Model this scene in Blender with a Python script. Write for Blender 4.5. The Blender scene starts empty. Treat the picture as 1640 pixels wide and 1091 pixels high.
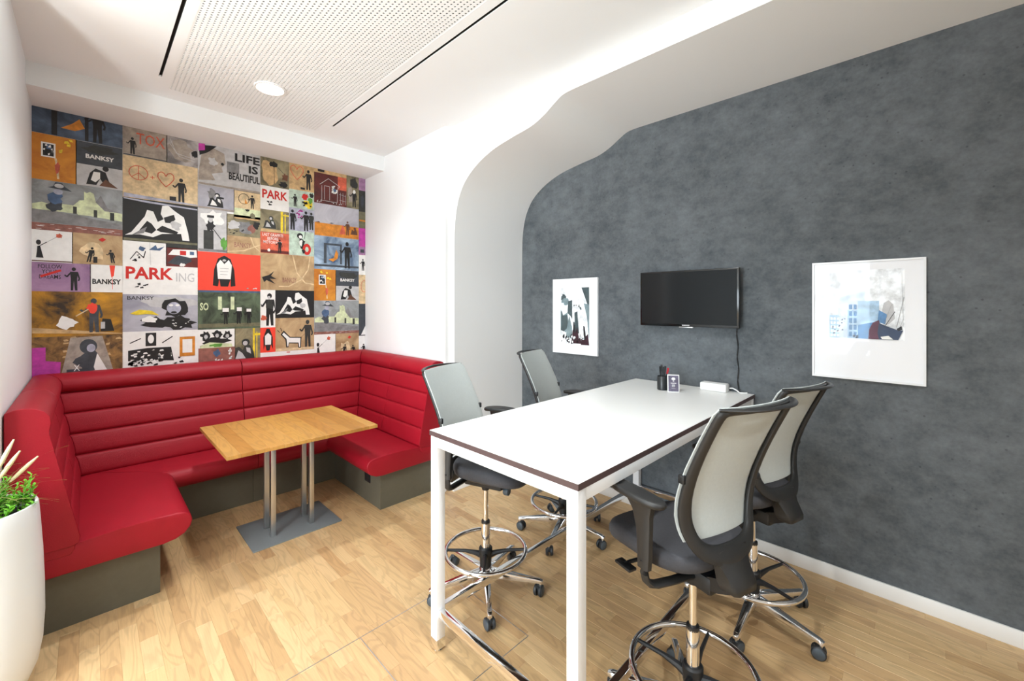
import bpy, bmesh, math, random
from mathutils import Vector, Matrix
random.seed(7)
S = bpy.context.scene
COL = S.collection
PI = math.pi
R_ = math.radians

# ------------------------------------------------------------------ camera
cd = bpy.data.cameras.new('camera')
cam = bpy.data.objects.new('camera', cd); COL.objects.link(cam)
cam.location = (0, 0, 1.70)
cam.rotation_euler = (PI/2, 0, math.atan2(.7045, .7097) - PI/2)
cd.sensor_width = 36; cd.lens = 36*675/1640.0
cd.shift_y = -57.5/1640.0; cd.clip_start = .05
S.camera = cam

# ------------------------------------------------------------------ world, lights, exposure
S.view_settings.view_transform = 'Standard'
S.view_settings.look = 'None'
S.view_settings.gamma = 1
S.view_settings.use_curve_mapping = False
S.view_settings.exposure = 0.72
w = bpy.data.worlds.new('world'); S.world = w; w.use_nodes = True
bg = w.node_tree.nodes['Background']
bg.inputs[0].default_value = (.72, .85, 1.0, 1); bg.inputs[1].default_value = 1.6

def area(name, loc, rot, sx, sy, power, color, shape='RECTANGLE', spread=None):
    l = bpy.data.lights.new(name, 'AREA'); l.shape = shape; l.size = sx
    if shape == 'RECTANGLE': l.size_y = sy
    l.energy = power; l.color = color
    if spread: l.spread = spread
    o = bpy.data.objects.new(name, l); COL.objects.link(o)
    o.location = loc; o.rotation_euler = rot
    return o
LAMPS = [(.97, 3.53), (.97, .90), (.97, -1.55), (-2.2, .9), (-2.2, -1.5)]  # the last two, over the office, are added for fill light
LAMP_POWER = [14, 14, 23, 50, 50]
for (lx, ly), p in zip(LAMPS, LAMP_POWER):
    area('downlight_lamp', (lx, ly, 3.318), (0, 0, 0), .17, .17, p, (.94, .985, 1.0), 'DISK', R_(132))
# daylight through the office windows on the far left
area('window_daylight', (-4.85, .4, 1.75), (0, -PI/2, 0), 2.2, 4.2, 255, (.84, .94, 1.0))

area('fill_uplight', (-1.25, 1.25, 1.86), (PI, 0, 0), .30, .30, 58, (.95, .985, 1.0), 'DISK')  # unseen uplight added to brighten the ceiling

# ------------------------------------------------------------------ material helpers
def srgb(r, g, b):
    f = lambda c: (c/255/12.92) if c/255 <= .04045 else ((c/255+.055)/1.055)**2.4
    return (f(r), f(g), f(b), 1)
MATS = {}
def mat(name, col, rough=.5, metal=0, spec=.5, noise=0, nscale=8, bump=0, bscale=60, emit=None, coat=0, stretch=None):
    if name in MATS: return MATS[name]
    m = bpy.data.materials.new(name); m.use_nodes = True; MATS[name] = m
    nt = m.node_tree; N = nt.nodes; L = nt.links; b = N['Principled BSDF']
    b.inputs['Base Color'].default_value = col
    b.inputs['Roughness'].default_value = rough; b.inputs['Metallic'].default_value = metal
    b.inputs['Specular IOR Level'].default_value = spec
    if coat: b.inputs['Coat Weight'].default_value = coat; b.inputs['Coat Roughness'].default_value = .05
    if emit: b.inputs['Emission Color'].default_value = (*emit[0], 1); b.inputs['Emission Strength'].default_value = emit[1]
    if noise or bump:
        tc = N.new('ShaderNodeTexCoord')
        mp = N.new('ShaderNodeMapping'); L.new(tc.outputs['Object'], mp.inputs[0])
        if stretch: mp.inputs['Scale'].default_value = stretch
    if noise:
        n = N.new('ShaderNodeTexNoise'); n.inputs['Scale'].default_value = nscale; n.inputs['Detail'].default_value = 6
        n.inputs['Roughness'].default_value = .62
        L.new(mp.outputs[0], n.inputs['Vector'])
        r = N.new('ShaderNodeMapRange'); r.inputs[1].default_value = .3; r.inputs[2].default_value = .7
        r.inputs[3].default_value = 1-noise; r.inputs[4].default_value = 1+noise
        L.new(n.outputs['Fac'], r.inputs[0])
        v = N.new('ShaderNodeVectorMath'); v.operation = 'SCALE'; v.inputs[0].default_value = col[:3]
        L.new(r.outputs[0], v.inputs['Scale']); L.new(v.outputs[0], b.inputs['Base Color'])
    if bump:
        n2 = N.new('ShaderNodeTexNoise'); n2.inputs['Scale'].default_value = bscale; n2.inputs['Detail'].default_value = 3
        L.new(mp.outputs[0], n2.inputs['Vector'])
        bp = N.new('ShaderNodeBump'); bp.inputs['Strength'].default_value = bump; bp.inputs['Distance'].default_value = .002
        L.new(n2.outputs['Fac'], bp.inputs['Height']); L.new(bp.outputs[0], b.inputs['Normal'])
    return m

white_paint = mat('white_paint', (.85, .86, .865, 1), .6, bump=.15, bscale=220)
ceil_paint = mat('ceiling_paint', (.86, .885, .90, 1), .7, bump=.1, bscale=200)
trim_white = mat('trim_white', (.84, .84, .83, 1), .35)
leather = mat('red_leather', srgb(153, 19, 36), .48, spec=.3, noise=.06, nscale=5, bump=.5, bscale=260)
kick_mat = mat('kick_laminate', srgb(92, 88, 74), .55, noise=.05, nscale=30)
office_grey = mat('office_grey', srgb(120, 122, 122), .7)
black_pl = mat('black_plastic', srgb(38, 38, 38), .45, bump=.15, bscale=400)
black_dk = mat('black_matt', srgb(26, 27, 29), .5)
chrome = mat('chrome', (.86, .86, .87, 1), .09, 1)
steel = mat('brushed_steel', (.62, .62, .62, 1), .32, 1)
base_grey = mat('powder_grey', srgb(112, 118, 120), .45, bump=.15, bscale=500)
fabric_g = mat('grey_mesh', srgb(196, 203, 202), .75, noise=.03, nscale=90, bump=.4, bscale=700)
seat_f = mat('seat_fabric', srgb(66, 66, 70), .9, noise=.12, nscale=120, bump=.5, bscale=600)
tabletop_w = mat('white_laminate', srgb(243, 244, 242), .32)
edge_br = mat('brown_edge', srgb(84, 66, 66), .5, noise=.1, nscale=20)
white_metal = mat('white_metal', srgb(240, 241, 242), .35)
rubber = mat('castor_rubber', srgb(38, 42, 46), .45)
hubgrey = mat('castor_hub', srgb(70, 80, 88), .4)
dark_void = mat('dark_void', srgb(12, 12, 12), .9)
cavity = mat('cavity', srgb(120, 112, 96), .9)
screen_m = mat('screen_glass', srgb(12, 15, 18), .12, spec=.35)
glassmat = None

def glass_mat():
    m = bpy.data.materials.new('picture_glass'); m.use_nodes = True
    nt = m.node_tree; N = nt.nodes; L = nt.links; N.remove(N['Principled BSDF'])
    t = N.new('ShaderNodeBsdfTransparent'); g = N.new('ShaderNodeBsdfGlossy'); g.inputs['Roughness'].default_value = .02
    f = N.new('ShaderNodeFresnel'); f.inputs[0].default_value = 1.28
    mx = N.new('ShaderNodeMixShader'); L.new(f.outputs[0], mx.inputs[0]); L.new(t.outputs[0], mx.inputs[1]); L.new(g.outputs[0], mx.inputs[2])
    L.new(mx.outputs[0], N['Material Output'].inputs[0])
    return m
glassmat = glass_mat()

def concrete_mat():
    m = bpy.data.materials.new('concrete_wallpaper'); m.use_nodes = True
    nt = m.node_tree; N = nt.nodes; L = nt.links; b = N['Principled BSDF']; b.inputs['Roughness'].default_value = .7; b.inputs['Specular IOR Level'].default_value = .2
    tc = N.new('ShaderNodeTexCoord')
    def noise(sc, det, scale=(1, 1, 1)):
        mp = N.new('ShaderNodeMapping'); mp.inputs['Scale'].default_value = scale
        L.new(tc.outputs['Object'], mp.inputs[0])
        n = N.new('ShaderNodeTexNoise'); n.inputs['Scale'].default_value = sc; n.inputs['Detail'].default_value = det
        n.inputs['Roughness'].default_value = .65
        L.new(mp.outputs[0], n.inputs['Vector']); return n
    n1 = noise(1.8, 8); n2 = noise(9, 6, (1, 1, 1.5)); n3 = noise(55, 3)
    a = N.new('ShaderNodeMath'); a.operation = 'MULTIPLY_ADD'; a.inputs[1].default_value = .42
    L.new(n1.outputs['Fac'], a.inputs[0])
    s2 = N.new('ShaderNodeMath'); s2.operation = 'MULTIPLY_ADD'; s2.inputs[1].default_value = .40; s2.inputs[2].default_value = 0
    L.new(n2.outputs['Fac'], s2.inputs[0]); L.new(s2.outputs[0], a.inputs[2])
    c = N.new('ShaderNodeMath'); c.operation = 'MULTIPLY_ADD'; c.inputs[1].default_value = .18
    L.new(n3.outputs['Fac'], c.inputs[0]); L.new(a.outputs[0], c.inputs[2])
    r = N.new('ShaderNodeValToRGB'); e = r.color_ramp.elements
    e[0].position = .34; e[0].color = srgb(68, 73, 77); e[1].position = .66; e[1].color = srgb(112, 117, 121)
    L.new(c.outputs[0], r.inputs[0])
    # small pores
    v = N.new('ShaderNodeTexVoronoi'); v.inputs['Scale'].default_value = 16; L.new(tc.outputs['Object'], v.inputs['Vector'])
    cr = N.new('ShaderNodeMapRange'); cr.inputs[1].default_value = .05; cr.inputs[2].default_value = .11; cr.inputs[3].default_value = .66; cr.inputs[4].default_value = 1
    L.new(v.outputs['Distance'], cr.inputs[0])
    mu = N.new('ShaderNodeVectorMath'); mu.operation = 'SCALE'; L.new(r.outputs[0], mu.inputs[0]); L.new(cr.outputs[0], mu.inputs['Scale'])
    L.new(mu.outputs[0], b.inputs['Base Color'])
    bp = N.new('ShaderNodeBump'); bp.inputs['Strength'].default_value = .2; bp.inputs['Distance'].default_value = .003
    L.new(c.outputs[0], bp.inputs['Height']); L.new(bp.outputs[0], b.inputs['Normal'])
    return m
concrete = concrete_mat()

def wood_mat(name, attr, cols, rough=.38, gscale=1.0, along='Y'):
    """oak: colour per piece from the object's random (or a per-piece attribute), grain stretched along the piece"""
    m = bpy.data.materials.new(name); m.use_nodes = True
    nt = m.node_tree; N = nt.nodes; L = nt.links; b = N['Principled BSDF']; b.inputs['Roughness'].default_value = rough
    tc = N.new('ShaderNodeTexCoord')
    if attr:
        at = N.new('ShaderNodeAttribute'); at.attribute_name = 'rnd'; rnd = at.outputs['Fac']
    else:
        oi = N.new('ShaderNodeObjectInfo'); rnd = oi.outputs['Random']
    off = N.new('ShaderNodeMath'); off.operation = 'MULTIPLY'; off.inputs[1].default_value = 37.0; L.new(rnd, off.inputs[0])
    cx = N.new('ShaderNodeCombineXYZ'); L.new(off.outputs[0], cx.inputs[0]); L.new(off.outputs[0], cx.inputs[1])
    ad = N.new('ShaderNodeVectorMath'); ad.operation = 'ADD'; L.new(tc.outputs['Object'], ad.inputs[0]); L.new(cx.outputs[0], ad.inputs[1])
    mp = N.new('ShaderNodeMapping'); L.new(ad.outputs[0], mp.inputs[0])
    mp.inputs['Scale'].default_value = (14*gscale, 2.6*gscale, 3) if along == 'Y' else (2.6*gscale, 14*gscale, 3)
    n0 = N.new('ShaderNodeTexNoise'); n0.inputs['Scale'].default_value = .55; n0.inputs['Detail'].default_value = 2.0
    n0.inputs['Distortion'].default_value = .6
    L.new(mp.outputs[0], n0.inputs['Vector'])
    # cathedral grain: rings of a smooth noise field
    mm = N.new('ShaderNodeMath'); mm.operation = 'MULTIPLY'; mm.inputs[1].default_value = 62; L.new(n0.outputs['Fac'], mm.inputs[0])
    sn = N.new('ShaderNodeMath'); sn.operation = 'SINE'; L.new(mm.outputs[0], sn.inputs[0])
    mr = N.new('ShaderNodeMapRange'); mr.inputs[1].default_value = .1; mr.inputs[2].default_value = 1; mr.inputs[3].default_value = 1; mr.inputs[4].default_value = .85
    L.new(sn.outputs[0], mr.inputs[0])
    mp2 = N.new('ShaderNodeMapping'); L.new(ad.outputs[0], mp2.inputs[0])
    mp2.inputs['Scale'].default_value = (160, 7, 10) if along == 'Y' else (7, 160, 10)
    n2 = N.new('ShaderNodeTexNoise'); n2.inputs['Scale'].default_value = 1; n2.inputs['Detail'].default_value = 3; L.new(mp2.outputs[0], n2.inputs['Vector'])
    mr2 = N.new('ShaderNodeMapRange'); mr2.inputs[1].default_value = .3; mr2.inputs[2].default_value = .7; mr2.inputs[3].default_value = .93; mr2.inputs[4].default_value = 1.06
    L.new(n2.outputs['Fac'], mr2.inputs[0])
    ramp = N.new('ShaderNodeValToRGB'); el = ramp.color_ramp.elements
    el[0].position = 0; el[0].color = cols[0]; el[1].position = 1; el[1].color = cols[-1]
    for i, c in enumerate(cols[1:-1]):
        q = el.new((i+1)/(len(cols)-1)); q.color = c
    L.new(rnd, ramp.inputs[0])
    m1 = N.new('ShaderNodeMath'); m1.operation = 'MULTIPLY'; L.new(mr.outputs[0], m1.inputs[0]); L.new(mr2.outputs[0], m1.inputs[1])
    sc = N.new('ShaderNodeVectorMath'); sc.operation = 'SCALE'; L.new(ramp.outputs[0], sc.inputs[0]); L.new(m1.outputs[0], sc.inputs['Scale'])
    L.new(sc.outputs[0], b.inputs['Base Color'])
    return m
oakc = [srgb(186, 150, 106), srgb(198, 164, 118), srgb(203, 170, 124), srgb(192, 156, 111), srgb(207, 176, 131), srgb(198, 163, 119), srgb(180, 142, 98)]
floor_oak = wood_mat('floor_oak', False, oakc)
floor_oak_field = wood_mat('floor_oak_field', True, oakc)
topc = [srgb(184, 134, 66), srgb(192, 144, 74), srgb(174, 122, 58), srgb(198, 150, 82), srgb(168, 118, 56)]
table_oak = wood_mat('table_oak', False, topc, .4, .9)

# ------------------------------------------------------------------ mesh helpers
def finish(bm, angle=38):
    bmesh.ops.recalc_face_normals(bm, faces=bm.faces)
    for f in bm.faces: f.smooth = True
    for e in bm.edges:
        if len(e.link_faces) == 2: e.smooth = e.calc_face_angle(0) < R_(angle)
def obj(name, bm, m, parent=None, label=None, fin=True, angle=38):
    if fin: finish(bm, angle)
    me = bpy.data.meshes.new(name); bm.to_mesh(me); bm.free()
    for x in (m if isinstance(m, (list, tuple)) else [m]): me.materials.append(x)
    o = bpy.data.objects.new(name, me); COL.objects.link(o)
    if parent: o.parent = parent
    if label: o['label'] = label
    return o
def empty(name, loc=(0, 0, 0), rz=0, label=None, cat=None, group=None, kind=None):
    o = bpy.data.objects.new(name, None); COL.objects.link(o); o.empty_display_size = .1
    o.location = loc; o.rotation_euler = (0, 0, rz)
    return tag(o, label, cat, group, kind)
def tag(o, label=None, cat=None, group=None, kind=None):
    for k, v in (('label', label), ('category', cat), ('group', group), ('kind', kind)):
        if v: o[k] = v
    return o
def box(bm, x0, y0, z0, x1, y1, z1, bev=0, seg=2, mi=0):
    v = [bm.verts.new(p) for p in ((x0, y0, z0), (x1, y0, z0), (x1, y1, z0), (x0, y1, z0), (x0, y0, z1), (x1, y0, z1), (x1, y1, z1), (x0, y1, z1))]
    fs = [bm.faces.new([v[i] for i in q]) for q in ((3, 2, 1, 0), (4, 5, 6, 7), (0, 1, 5, 4), (1, 2, 6, 5), (2, 3, 7, 6), (3, 0, 4, 7))]
    for f in fs: f.material_index = mi
    if bev:
        es = list({e for f in fs for e in f.edges})
        bmesh.ops.bevel(bm, geom=es, offset=bev, segments=seg, profile=.5, affect='EDGES')
    return v
def mbox(*a, **k):
    bm = bmesh.new(); box(bm, *a, **k); return bm
def tube(bm, pts, r, n=10, closed=False, sx=1, sy=1, caps=True, mi=0):
    """sweep a round or oval section (radius r or list) along pts"""
    P = [Vector(p) for p in pts]; k = len(P); rings = []
    up = Vector((0, 0, 1))
    for i in range(k):
        a = P[i-1] if (i > 0 or closed) else P[i]; c = P[(i+1) % k] if (i < k-1 or closed) else P[i]
        t = (c-a).normalized()
        s = t.cross(up)
        if s.length < .05: s = t.cross(Vector((0, 1, 0)))
        s.normalize(); u = s.cross(t).normalized()
        rr = r[i] if isinstance(r, (list, tuple)) else r
        rings.append([bm.verts.new(P[i]+s*math.cos(2*PI*j/n)*rr*sx+u*math.sin(2*PI*j/n)*rr*sy) for j in range(n)])
    fs = []
    for i in range(k if closed else k-1):
        A, B = rings[i], rings[(i+1) % k]
        for j in range(n): fs.append(bm.faces.new((A[j], A[(j+1) % n], B[(j+1) % n], B[j])))
    if caps and not closed:
        fs.append(bm.faces.new(rings[0][::-1])); fs.append(bm.faces.new(rings[-1]))
    for f in fs: f.material_index = mi
def lathe(bm, prof, n=24, c=(0, 0, 0), mi=0, axis='Z'):
    """prof: (radius, height) list"""
    rings = []
    for (r, h) in prof:
        if r < 1e-6:
            p = (0, 0, h); rings.append([bm.verts.new(_ax(p, axis, c))])
        else: rings.append([bm.verts.new(_ax((r*math.cos(2*PI*j/n), r*math.sin(2*PI*j/n), h), axis, c)) for j in range(n)])
    fs = []
    for A, B in zip(rings, rings[1:]):
        for j in range(n):
            if len(A) == 1 and len(B) == 1: continue
            if len(A) == 1: fs.append(bm.faces.new((A[0], B[j], B[(j+1) % n])))
            elif len(B) == 1: fs.append(bm.faces.new((A[j], B[0], A[(j+1) % n])))
            else: fs.append(bm.faces.new((A[j], A[(j+1) % n], B[(j+1) % n], B[j])))
    for f in fs: f.material_index = mi
def _ax(p, axis, c):
    x, y, z = p
    if axis == 'X': x, y, z = z, x, y
    if axis == 'Y': x, y, z = x, z, y
    return (x+c[0], y+c[1], z+c[2])
def interp(tab, t):
    if t <= tab[0][0]: return tab[0][1]
    for (a, va), (b, vb) in zip(tab, tab[1:]):
        if t <= b:
            k = (t-a)/(b-a); return va+(vb-va)*k
    return tab[-1][1]
def catmull(P, n=5):
    out = []
    for i in range(len(P)-1):
        p0 = P[max(i-1, 0)]; p1 = P[i]; p2 = P[i+1]; p3 = P[min(i+2, len(P)-1)]
        for s in range(n):
            t = s/n
            out.append(tuple(.5*((2*b)+(-a+c)*t+(2*a-5*b+4*c-d)*t*t+(-a+3*b-3*c+d)*t**3) for a, b, c, d in zip(p0, p1, p2, p3)))
    out.append(tuple(P[-1])); return out

# ================================================================== THE SETTING
YM = 4.71; XL = -.29; XR = 2.30; XA = 2.36; XG = 3.26; ZC = 3.33
YB = -2.9; XF = -4.9; YL = 3.10

# ---- floor: oak strips; the 300 that show largest are parts, the others one field
base = mbox(XF-.1, YB-.1, -.09, XG+.1, YM+.1, -.0085)
floor = obj('floor', base, mat('screed', srgb(120, 96, 66), .9)); floor['kind'] = 'structure'
PW = .0715
def proj(x, y, z):
    ww = x*.7097+y*.7045; rr = x*.7045-y*.7097
    if ww < .2: return None
    return (820+675*rr/ww, 488-675*(z-1.7)/ww, ww)
LEN = [.26, .33, .41, .50, .60]
def plank_bm(bm, x0, y0, x1, y1, mi=0):
    c = .0009
    lo = [bm.verts.new(p) for p in ((x0, y0, -.0085), (x1, y0, -.0085), (x1, y1, -.0085), (x0, y1, -.0085))]
    mid = [bm.verts.new(p) for p in ((x0, y0, -c), (x1, y0, -c), (x1, y1, -c), (x0, y1, -c))]
    hi = [bm.verts.new(p) for p in ((x0+c, y0+c, 0), (x1-c, y0+c, 0), (x1-c, y1-c, 0), (x0+c, y1-c, 0))]
    fs = []
    for A, B in ((lo, mid), (mid, hi)):
        for i in range(4): fs.append(bm.faces.new((A[i], A[(i+1) % 4], B[(i+1) % 4], B[i])))
    fs.append(bm.faces.new(hi))
    return fs
plank_mesh = []
for l in LEN:
    bm = bmesh.new(); plank_bm(bm, .0001, .0001, PW-.0001, l-.0001)
    bmesh.ops.recalc_face_normals(bm, faces=bm.faces)
    me = bpy.data.meshes.new('plank'); bm.to_mesh(me); bm.free(); me.materials.append(floor_oak); plank_mesh.append(me)
rp = random.Random(3)
cells = []
nx = int(math.ceil((XG-XF)/PW))
for i in range(nx):
    x0 = XG-(i+1)*PW
    y = YB-rp.random()*.5
    while y < YM:
        k = rp.randrange(5); cells.append((x0, y, k)); y += LEN[k]
def vis(c):
    x, y, k = c
    q = proj(x+PW/2, y+LEN[k]/2, 0)
    if not q or not (-25 < q[0] < 1665 and 0 < q[1] < 1125): return 0
    cx_, cy_ = x+PW/2, y+LEN[k]/2
    if cy_ > 4.1 or (cy_ > 3.25 and (cx_ < .28 or cx_ > 1.72)) or cx_ < -.3: return 0
    if cx_ > 2.35 and cy_ > 3.05: return 0
    return LEN[k]/(q[2]**3)
ranked = sorted(cells, key=vis, reverse=True)
near = [c for c in ranked[:300] if vis(c) > 0]; nearset = set(near)
for (x, y, k) in near:
    o = bpy.data.objects.new('plank', plank_mesh[k]); COL.objects.link(o); o.parent = floor; o.location = (x, y, 0)
bm = bmesh.new(); lay = bm.faces.layers.float.new('rnd')
for c in cells:
    if c in nearset: continue
    x, y, k = c; v = rp.random()
    for f in plank_bm(bm, max(x, XF), max(y, YB), x+PW, min(y+LEN[k], YM)): f[lay] = v
o = obj('plank_field', bm, floor_oak_field, floor, fin=False); o['kind'] = 'stuff'
# metal strips of the floor hatches
for (x0, y0, x1, y1) in ((XL+.0, 2.063, 1.594, 2.067), (.978, 1.466, .982, 2.063), (1.590, 1.466, 1.594, 2.063), (.4, 1.462, 1.594, 1.466)):
    obj('metal_strip', mbox(x0, y0, -.004, x1, y1, .0008), steel, floor, 'thin steel joint strip')

# ---- walls
def struct(name, bm, m, **k):
    o = obj(name, bm, m, **k); o['kind'] = 'structure'; return o
struct('wall_back', mbox(XL-.15, YM, 0, XR+.2, YM+.12, 3.6), white_paint)
struct('wall_left', mbox(XL-.15, YL, 0, XL, YM, 3.6, bev=.004), white_paint)
struct('wall_right', mbox(XR, 3.14, 0, XR+.2, YM, ZC+.03), white_paint)
# arch wall: flat face at XA, soffit and jamb run back to the grey wall
prof = [(3.085, 0), (3.085, .7), (3.085, 1.4), (3.085, 2.05)]
curve = [(3.085, 2.05), (3.083, 2.25), (3.076, 2.42), (3.052, 2.56), (3.008, 2.68), (2.92, 2.80), (2.765, 2.905), (2.57, 2.978), (2.35, 3.018), (2.145, 3.046), (2.02, 3.088), (1.915, 3.145), (1.835, 3.181), (1.72, 3.188)]
prof += catmull(curve, 6)[1:] + [(1.3, 3.188), (.6, 3.188), (0, 3.188)]+[(-.44, 3.188), (-.52, 3.18), (-.62, 3.14), (-.75, 3.08), (-.9, 3.04), (-1.1, 3.0), (-1.35, 2.93), (-1.55, 2.80), (-1.65, 2.6), (-1.70, 2.3), (-1.70, 1.2), (-1.70, 0)]
bm = bmesh.new()
fr = [bm.verts.new((XA, y, z)) for y, z in prof]; bk = [bm.verts.new((XG, y, z)) for y, z in prof]
for i in range(len(prof)-1): bm.faces.new((fr[i], fr[i+1], bk[i+1], bk[i]))
ext = [bm.verts.new((XA, -1.9, 0)), bm.verts.new((XA, -1.9, ZC+.03)), bm.verts.new((XA, 3.145, ZC+.03)), bm.verts.new((XA, 3.145, 0))]
bm.faces.new(fr+ext)
ext2 = [bm.verts.new((XG+.1, -1.9, ZC+.03)), bm.verts.new((XG+.1, 3.145, ZC+.03)), bm.verts.new((XG+.1, 3.145, 0))]
for i in range(2): bm.faces.new((ext[i+1], ext[i+2], ext2[i+1], ext2[i]))
struct('wall_right', bm, white_paint, angle=30)
struct('wall_right', mbox(XG, -1.9, 0, XG+.12, 3.3, 3.4), concrete)
struct('wall_right', mbox(XA, YB, 0, XG+.12, -1.9, 3.4), white_paint)
bm = mbox(-.67, -3.0, 0, XG+.1, YB, 3.45)
struct('wall_front', bm, white_paint)
struct('wall_front', mbox(XF, -3.0, 0, -.67, YB, 3.45), office_grey)
struct('wall_left', mbox(-.67, YB, 0, -.55, .55, 3.45), white_paint)  # unseen wall, added to keep window light off the grey wall's right end

bm = bmesh.new()
for b_ in ((XF-.1, YB, 0, XF, YL, .65), (XF-.1, YB, 2.85, XF, YL, 3.45), (XF-.1, YB, .65, XF, -1.7, 2.85), (XF-.1, 2.5, .65, XF, YL, 2.85)): box(bm, *b_)
struct('wall_left', bm, white_paint)
struct('wall_back', mbox(XF-.1, YL, 0, XL-.15, YL+.12, 3.45), office_grey)
for n_, b_s in (('window_1', [(XF-.08, -1.7+i*1.05-.03, .65, XF-.02, -1.7+i*1.05+.03, 2.85) for i in range(5)]),):
    bm = bmesh.new()
    for b_ in b_s: box(bm, *b_)
    struct(n_, bm, trim_white)

# ---- ceiling with perforated panel and two black air slots; the beam over the mural
PX0, PX1, PY0, PY1 = .4315, 1.5065, 1.20, 4.085
SLL, SLR = .366, 1.581; SW = .009
bm = bmesh.new(); T = ZC+.03
def cb(x0, y0, x1, y1): box(bm, x0, y0, ZC, x1, y1, T)
cb(XF, YB, SLL-SW, YM); cb(SLR+SW, YB, XG, YM)
cb(SLL-SW, 3.905, SLL+SW, YM); cb(SLR-SW, 3.885, SLR+SW, YM); cb(SLL-SW, YB, SLL+SW, -.5); cb(SLR-SW, YB, SLR+SW, -.5)
cb(SLL+SW, YB, PX0, YM); cb(PX1, YB, SLR-SW, YM); cb(PX0, PY1, PX1, YM); cb(PX0, YB, PX1, PY0)
ceiling = struct('ceiling', bm, ceil_paint)
PIT = .025; LX, LY = .97, 3.53
bm = bmesh.new(); ncx = round((PX1-PX0)/PIT); ncy = int((PY1-PY0)/PIT); hr = .0062
for i in range(ncx):
    for j in range(ncy):
        cx = PX0+(i+.5)*PIT; cy = PY1-(j+.5)*PIT; h = PIT/2
        sq = [(-h, -h), (0, -h), (h, -h), (h, 0), (h, h), (0, h), (-h, h), (-h, 0)]
        if math.hypot(cx-LX, cy-LY) < .105:
            bm.faces.new([bm.verts.new((cx+a, cy+b, ZC+.001)) for a, b in sq[::2]]); continue
        o8 = [bm.verts.new((cx+a, cy+b, ZC+.001)) for a, b in sq]
        i8 = [bm.verts.new((cx+hr*math.cos(-3*PI/4+k*PI/4), cy+hr*math.sin(-3*PI/4+k*PI/4), ZC+.001)) for k in range(8)]
        t8 = [bm.verts.new((v.co.x, v.co.y, ZC+.004)) for v in i8]
        for k in range(8):
            q = (k+1) % 8
            bm.faces.new((o8[q], o8[k], i8[k], i8[q])); bm.faces.new((i8[q], i8[k], t8[k], t8[q]))
obj('perforated_panel', bm, mat('panel_paint', (.85, .87, .875, 1), .7), ceiling, 'white perforated acoustic panel', fin=False)
obj('panel_backing', mbox(PX0, PY0, ZC+.0055, PX1, PY1, ZC+.02), mat('panel_backing', srgb(58, 50, 38), .95), ceiling)
for sx_, y1 in ((SLL, 3.905), (SLR, 3.885)):
    bm = bmesh.new(); box(bm, sx_-SW, -.5, ZC+.012, sx_+SW, y1, ZC+.028); box(bm, sx_-SW, -.5, ZC+.003, sx_-SW+.002, y1, ZC+.014); box(bm, sx_+SW-.002, -.5, ZC+.003, sx_+SW, y1, ZC+.014)
    obj('air_slot', bm, dark_void, ceiling, 'black linear air slot')
struct('trim_1', mbox(XL, 4.272, 3.172, XR, YM, ZC), ceil_paint)      # beam above the mural

# ---- skirting
def skirt(name, *b):
    return struct(name, mbox(*b, bev=.002), trim_white)
skirt('baseboard_right', XG-.014, -1.9, 0, XG, 3.085, .085)
skirt('baseboard_right', XA, 3.071, 0, XG-.014, 3.085, .085)
skirt('baseboard_right', XA-.014, 3.085-.014, 0, XA, 3.14, .085)
skirt('baseboard_right', XR-.014, 3.126, 0, XR, 3.22, .085)
skirt('baseboard_left', XL-.15, YL-.014, 0, XL, YL, .085)

# ---- ceiling downlights
def downlight(x, y, label, group=None):
    r = empty('ceiling_downlight', (x, y, ZC), 0, label, 'downlight')
    bm = bmesh.new(); lathe(bm, [(.088, 0), (.088, -.006), (.092, -.010), (.103, -.009), (.107, -.003), (.107, .0)], 40)
    obj('trim_ring', bm, trim_white, r)
    bm = bmesh.new(); lathe(bm, [(0, -.004), (.05, -.004), (.088, -.0035)], 40)
    obj('diffuser', bm, mat('lamp_glow', (1, 1, 1, 1), .5, emit=((1, .97, .93), 9)), r, 'glowing white diffuser')
    return r
downlight(LAMPS[0][0], LAMPS[0][1], 'round white glowing downlight set in the perforated ceiling panel')
for k, (x, y) in enumerate(LAMPS[1:]):
    downlight(x, y, ['round downlight in the ceiling above the near end of the white bar table', 'round downlight in the ceiling behind the viewer',
                     'round downlight added for fill light in the ceiling of the open office to the left', 'round downlight added for fill light in the far office corner ceiling'][k])

fl = empty('added_floor_uplighter', (-1.25, 1.25, 0), 0, 'white floor standing uplighter, unseen, added in the open office as fill light', 'lamp')  # invented fixture, out of view, that carries the ceiling fill
bm = bmesh.new(); lathe(bm, [(0, 0), (.15, 0), (.15, .015), (.02, .03), (.0, .03)], 32); obj('lamp_base', bm, steel, fl)
bm = bmesh.new(); tube(bm, [(0, 0, .025), (0, 0, 1.76)], .013, 12); obj('pole', bm, steel, fl)
bm = bmesh.new(); lathe(bm, [(0, 1.75), (.05, 1.755), (.13, 1.80), (.17, 1.85), (.165, 1.85), (.125, 1.805), (.05, 1.765), (0, 1.76)], 32); obj('reflector_bowl', bm, trim_white, fl)

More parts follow.
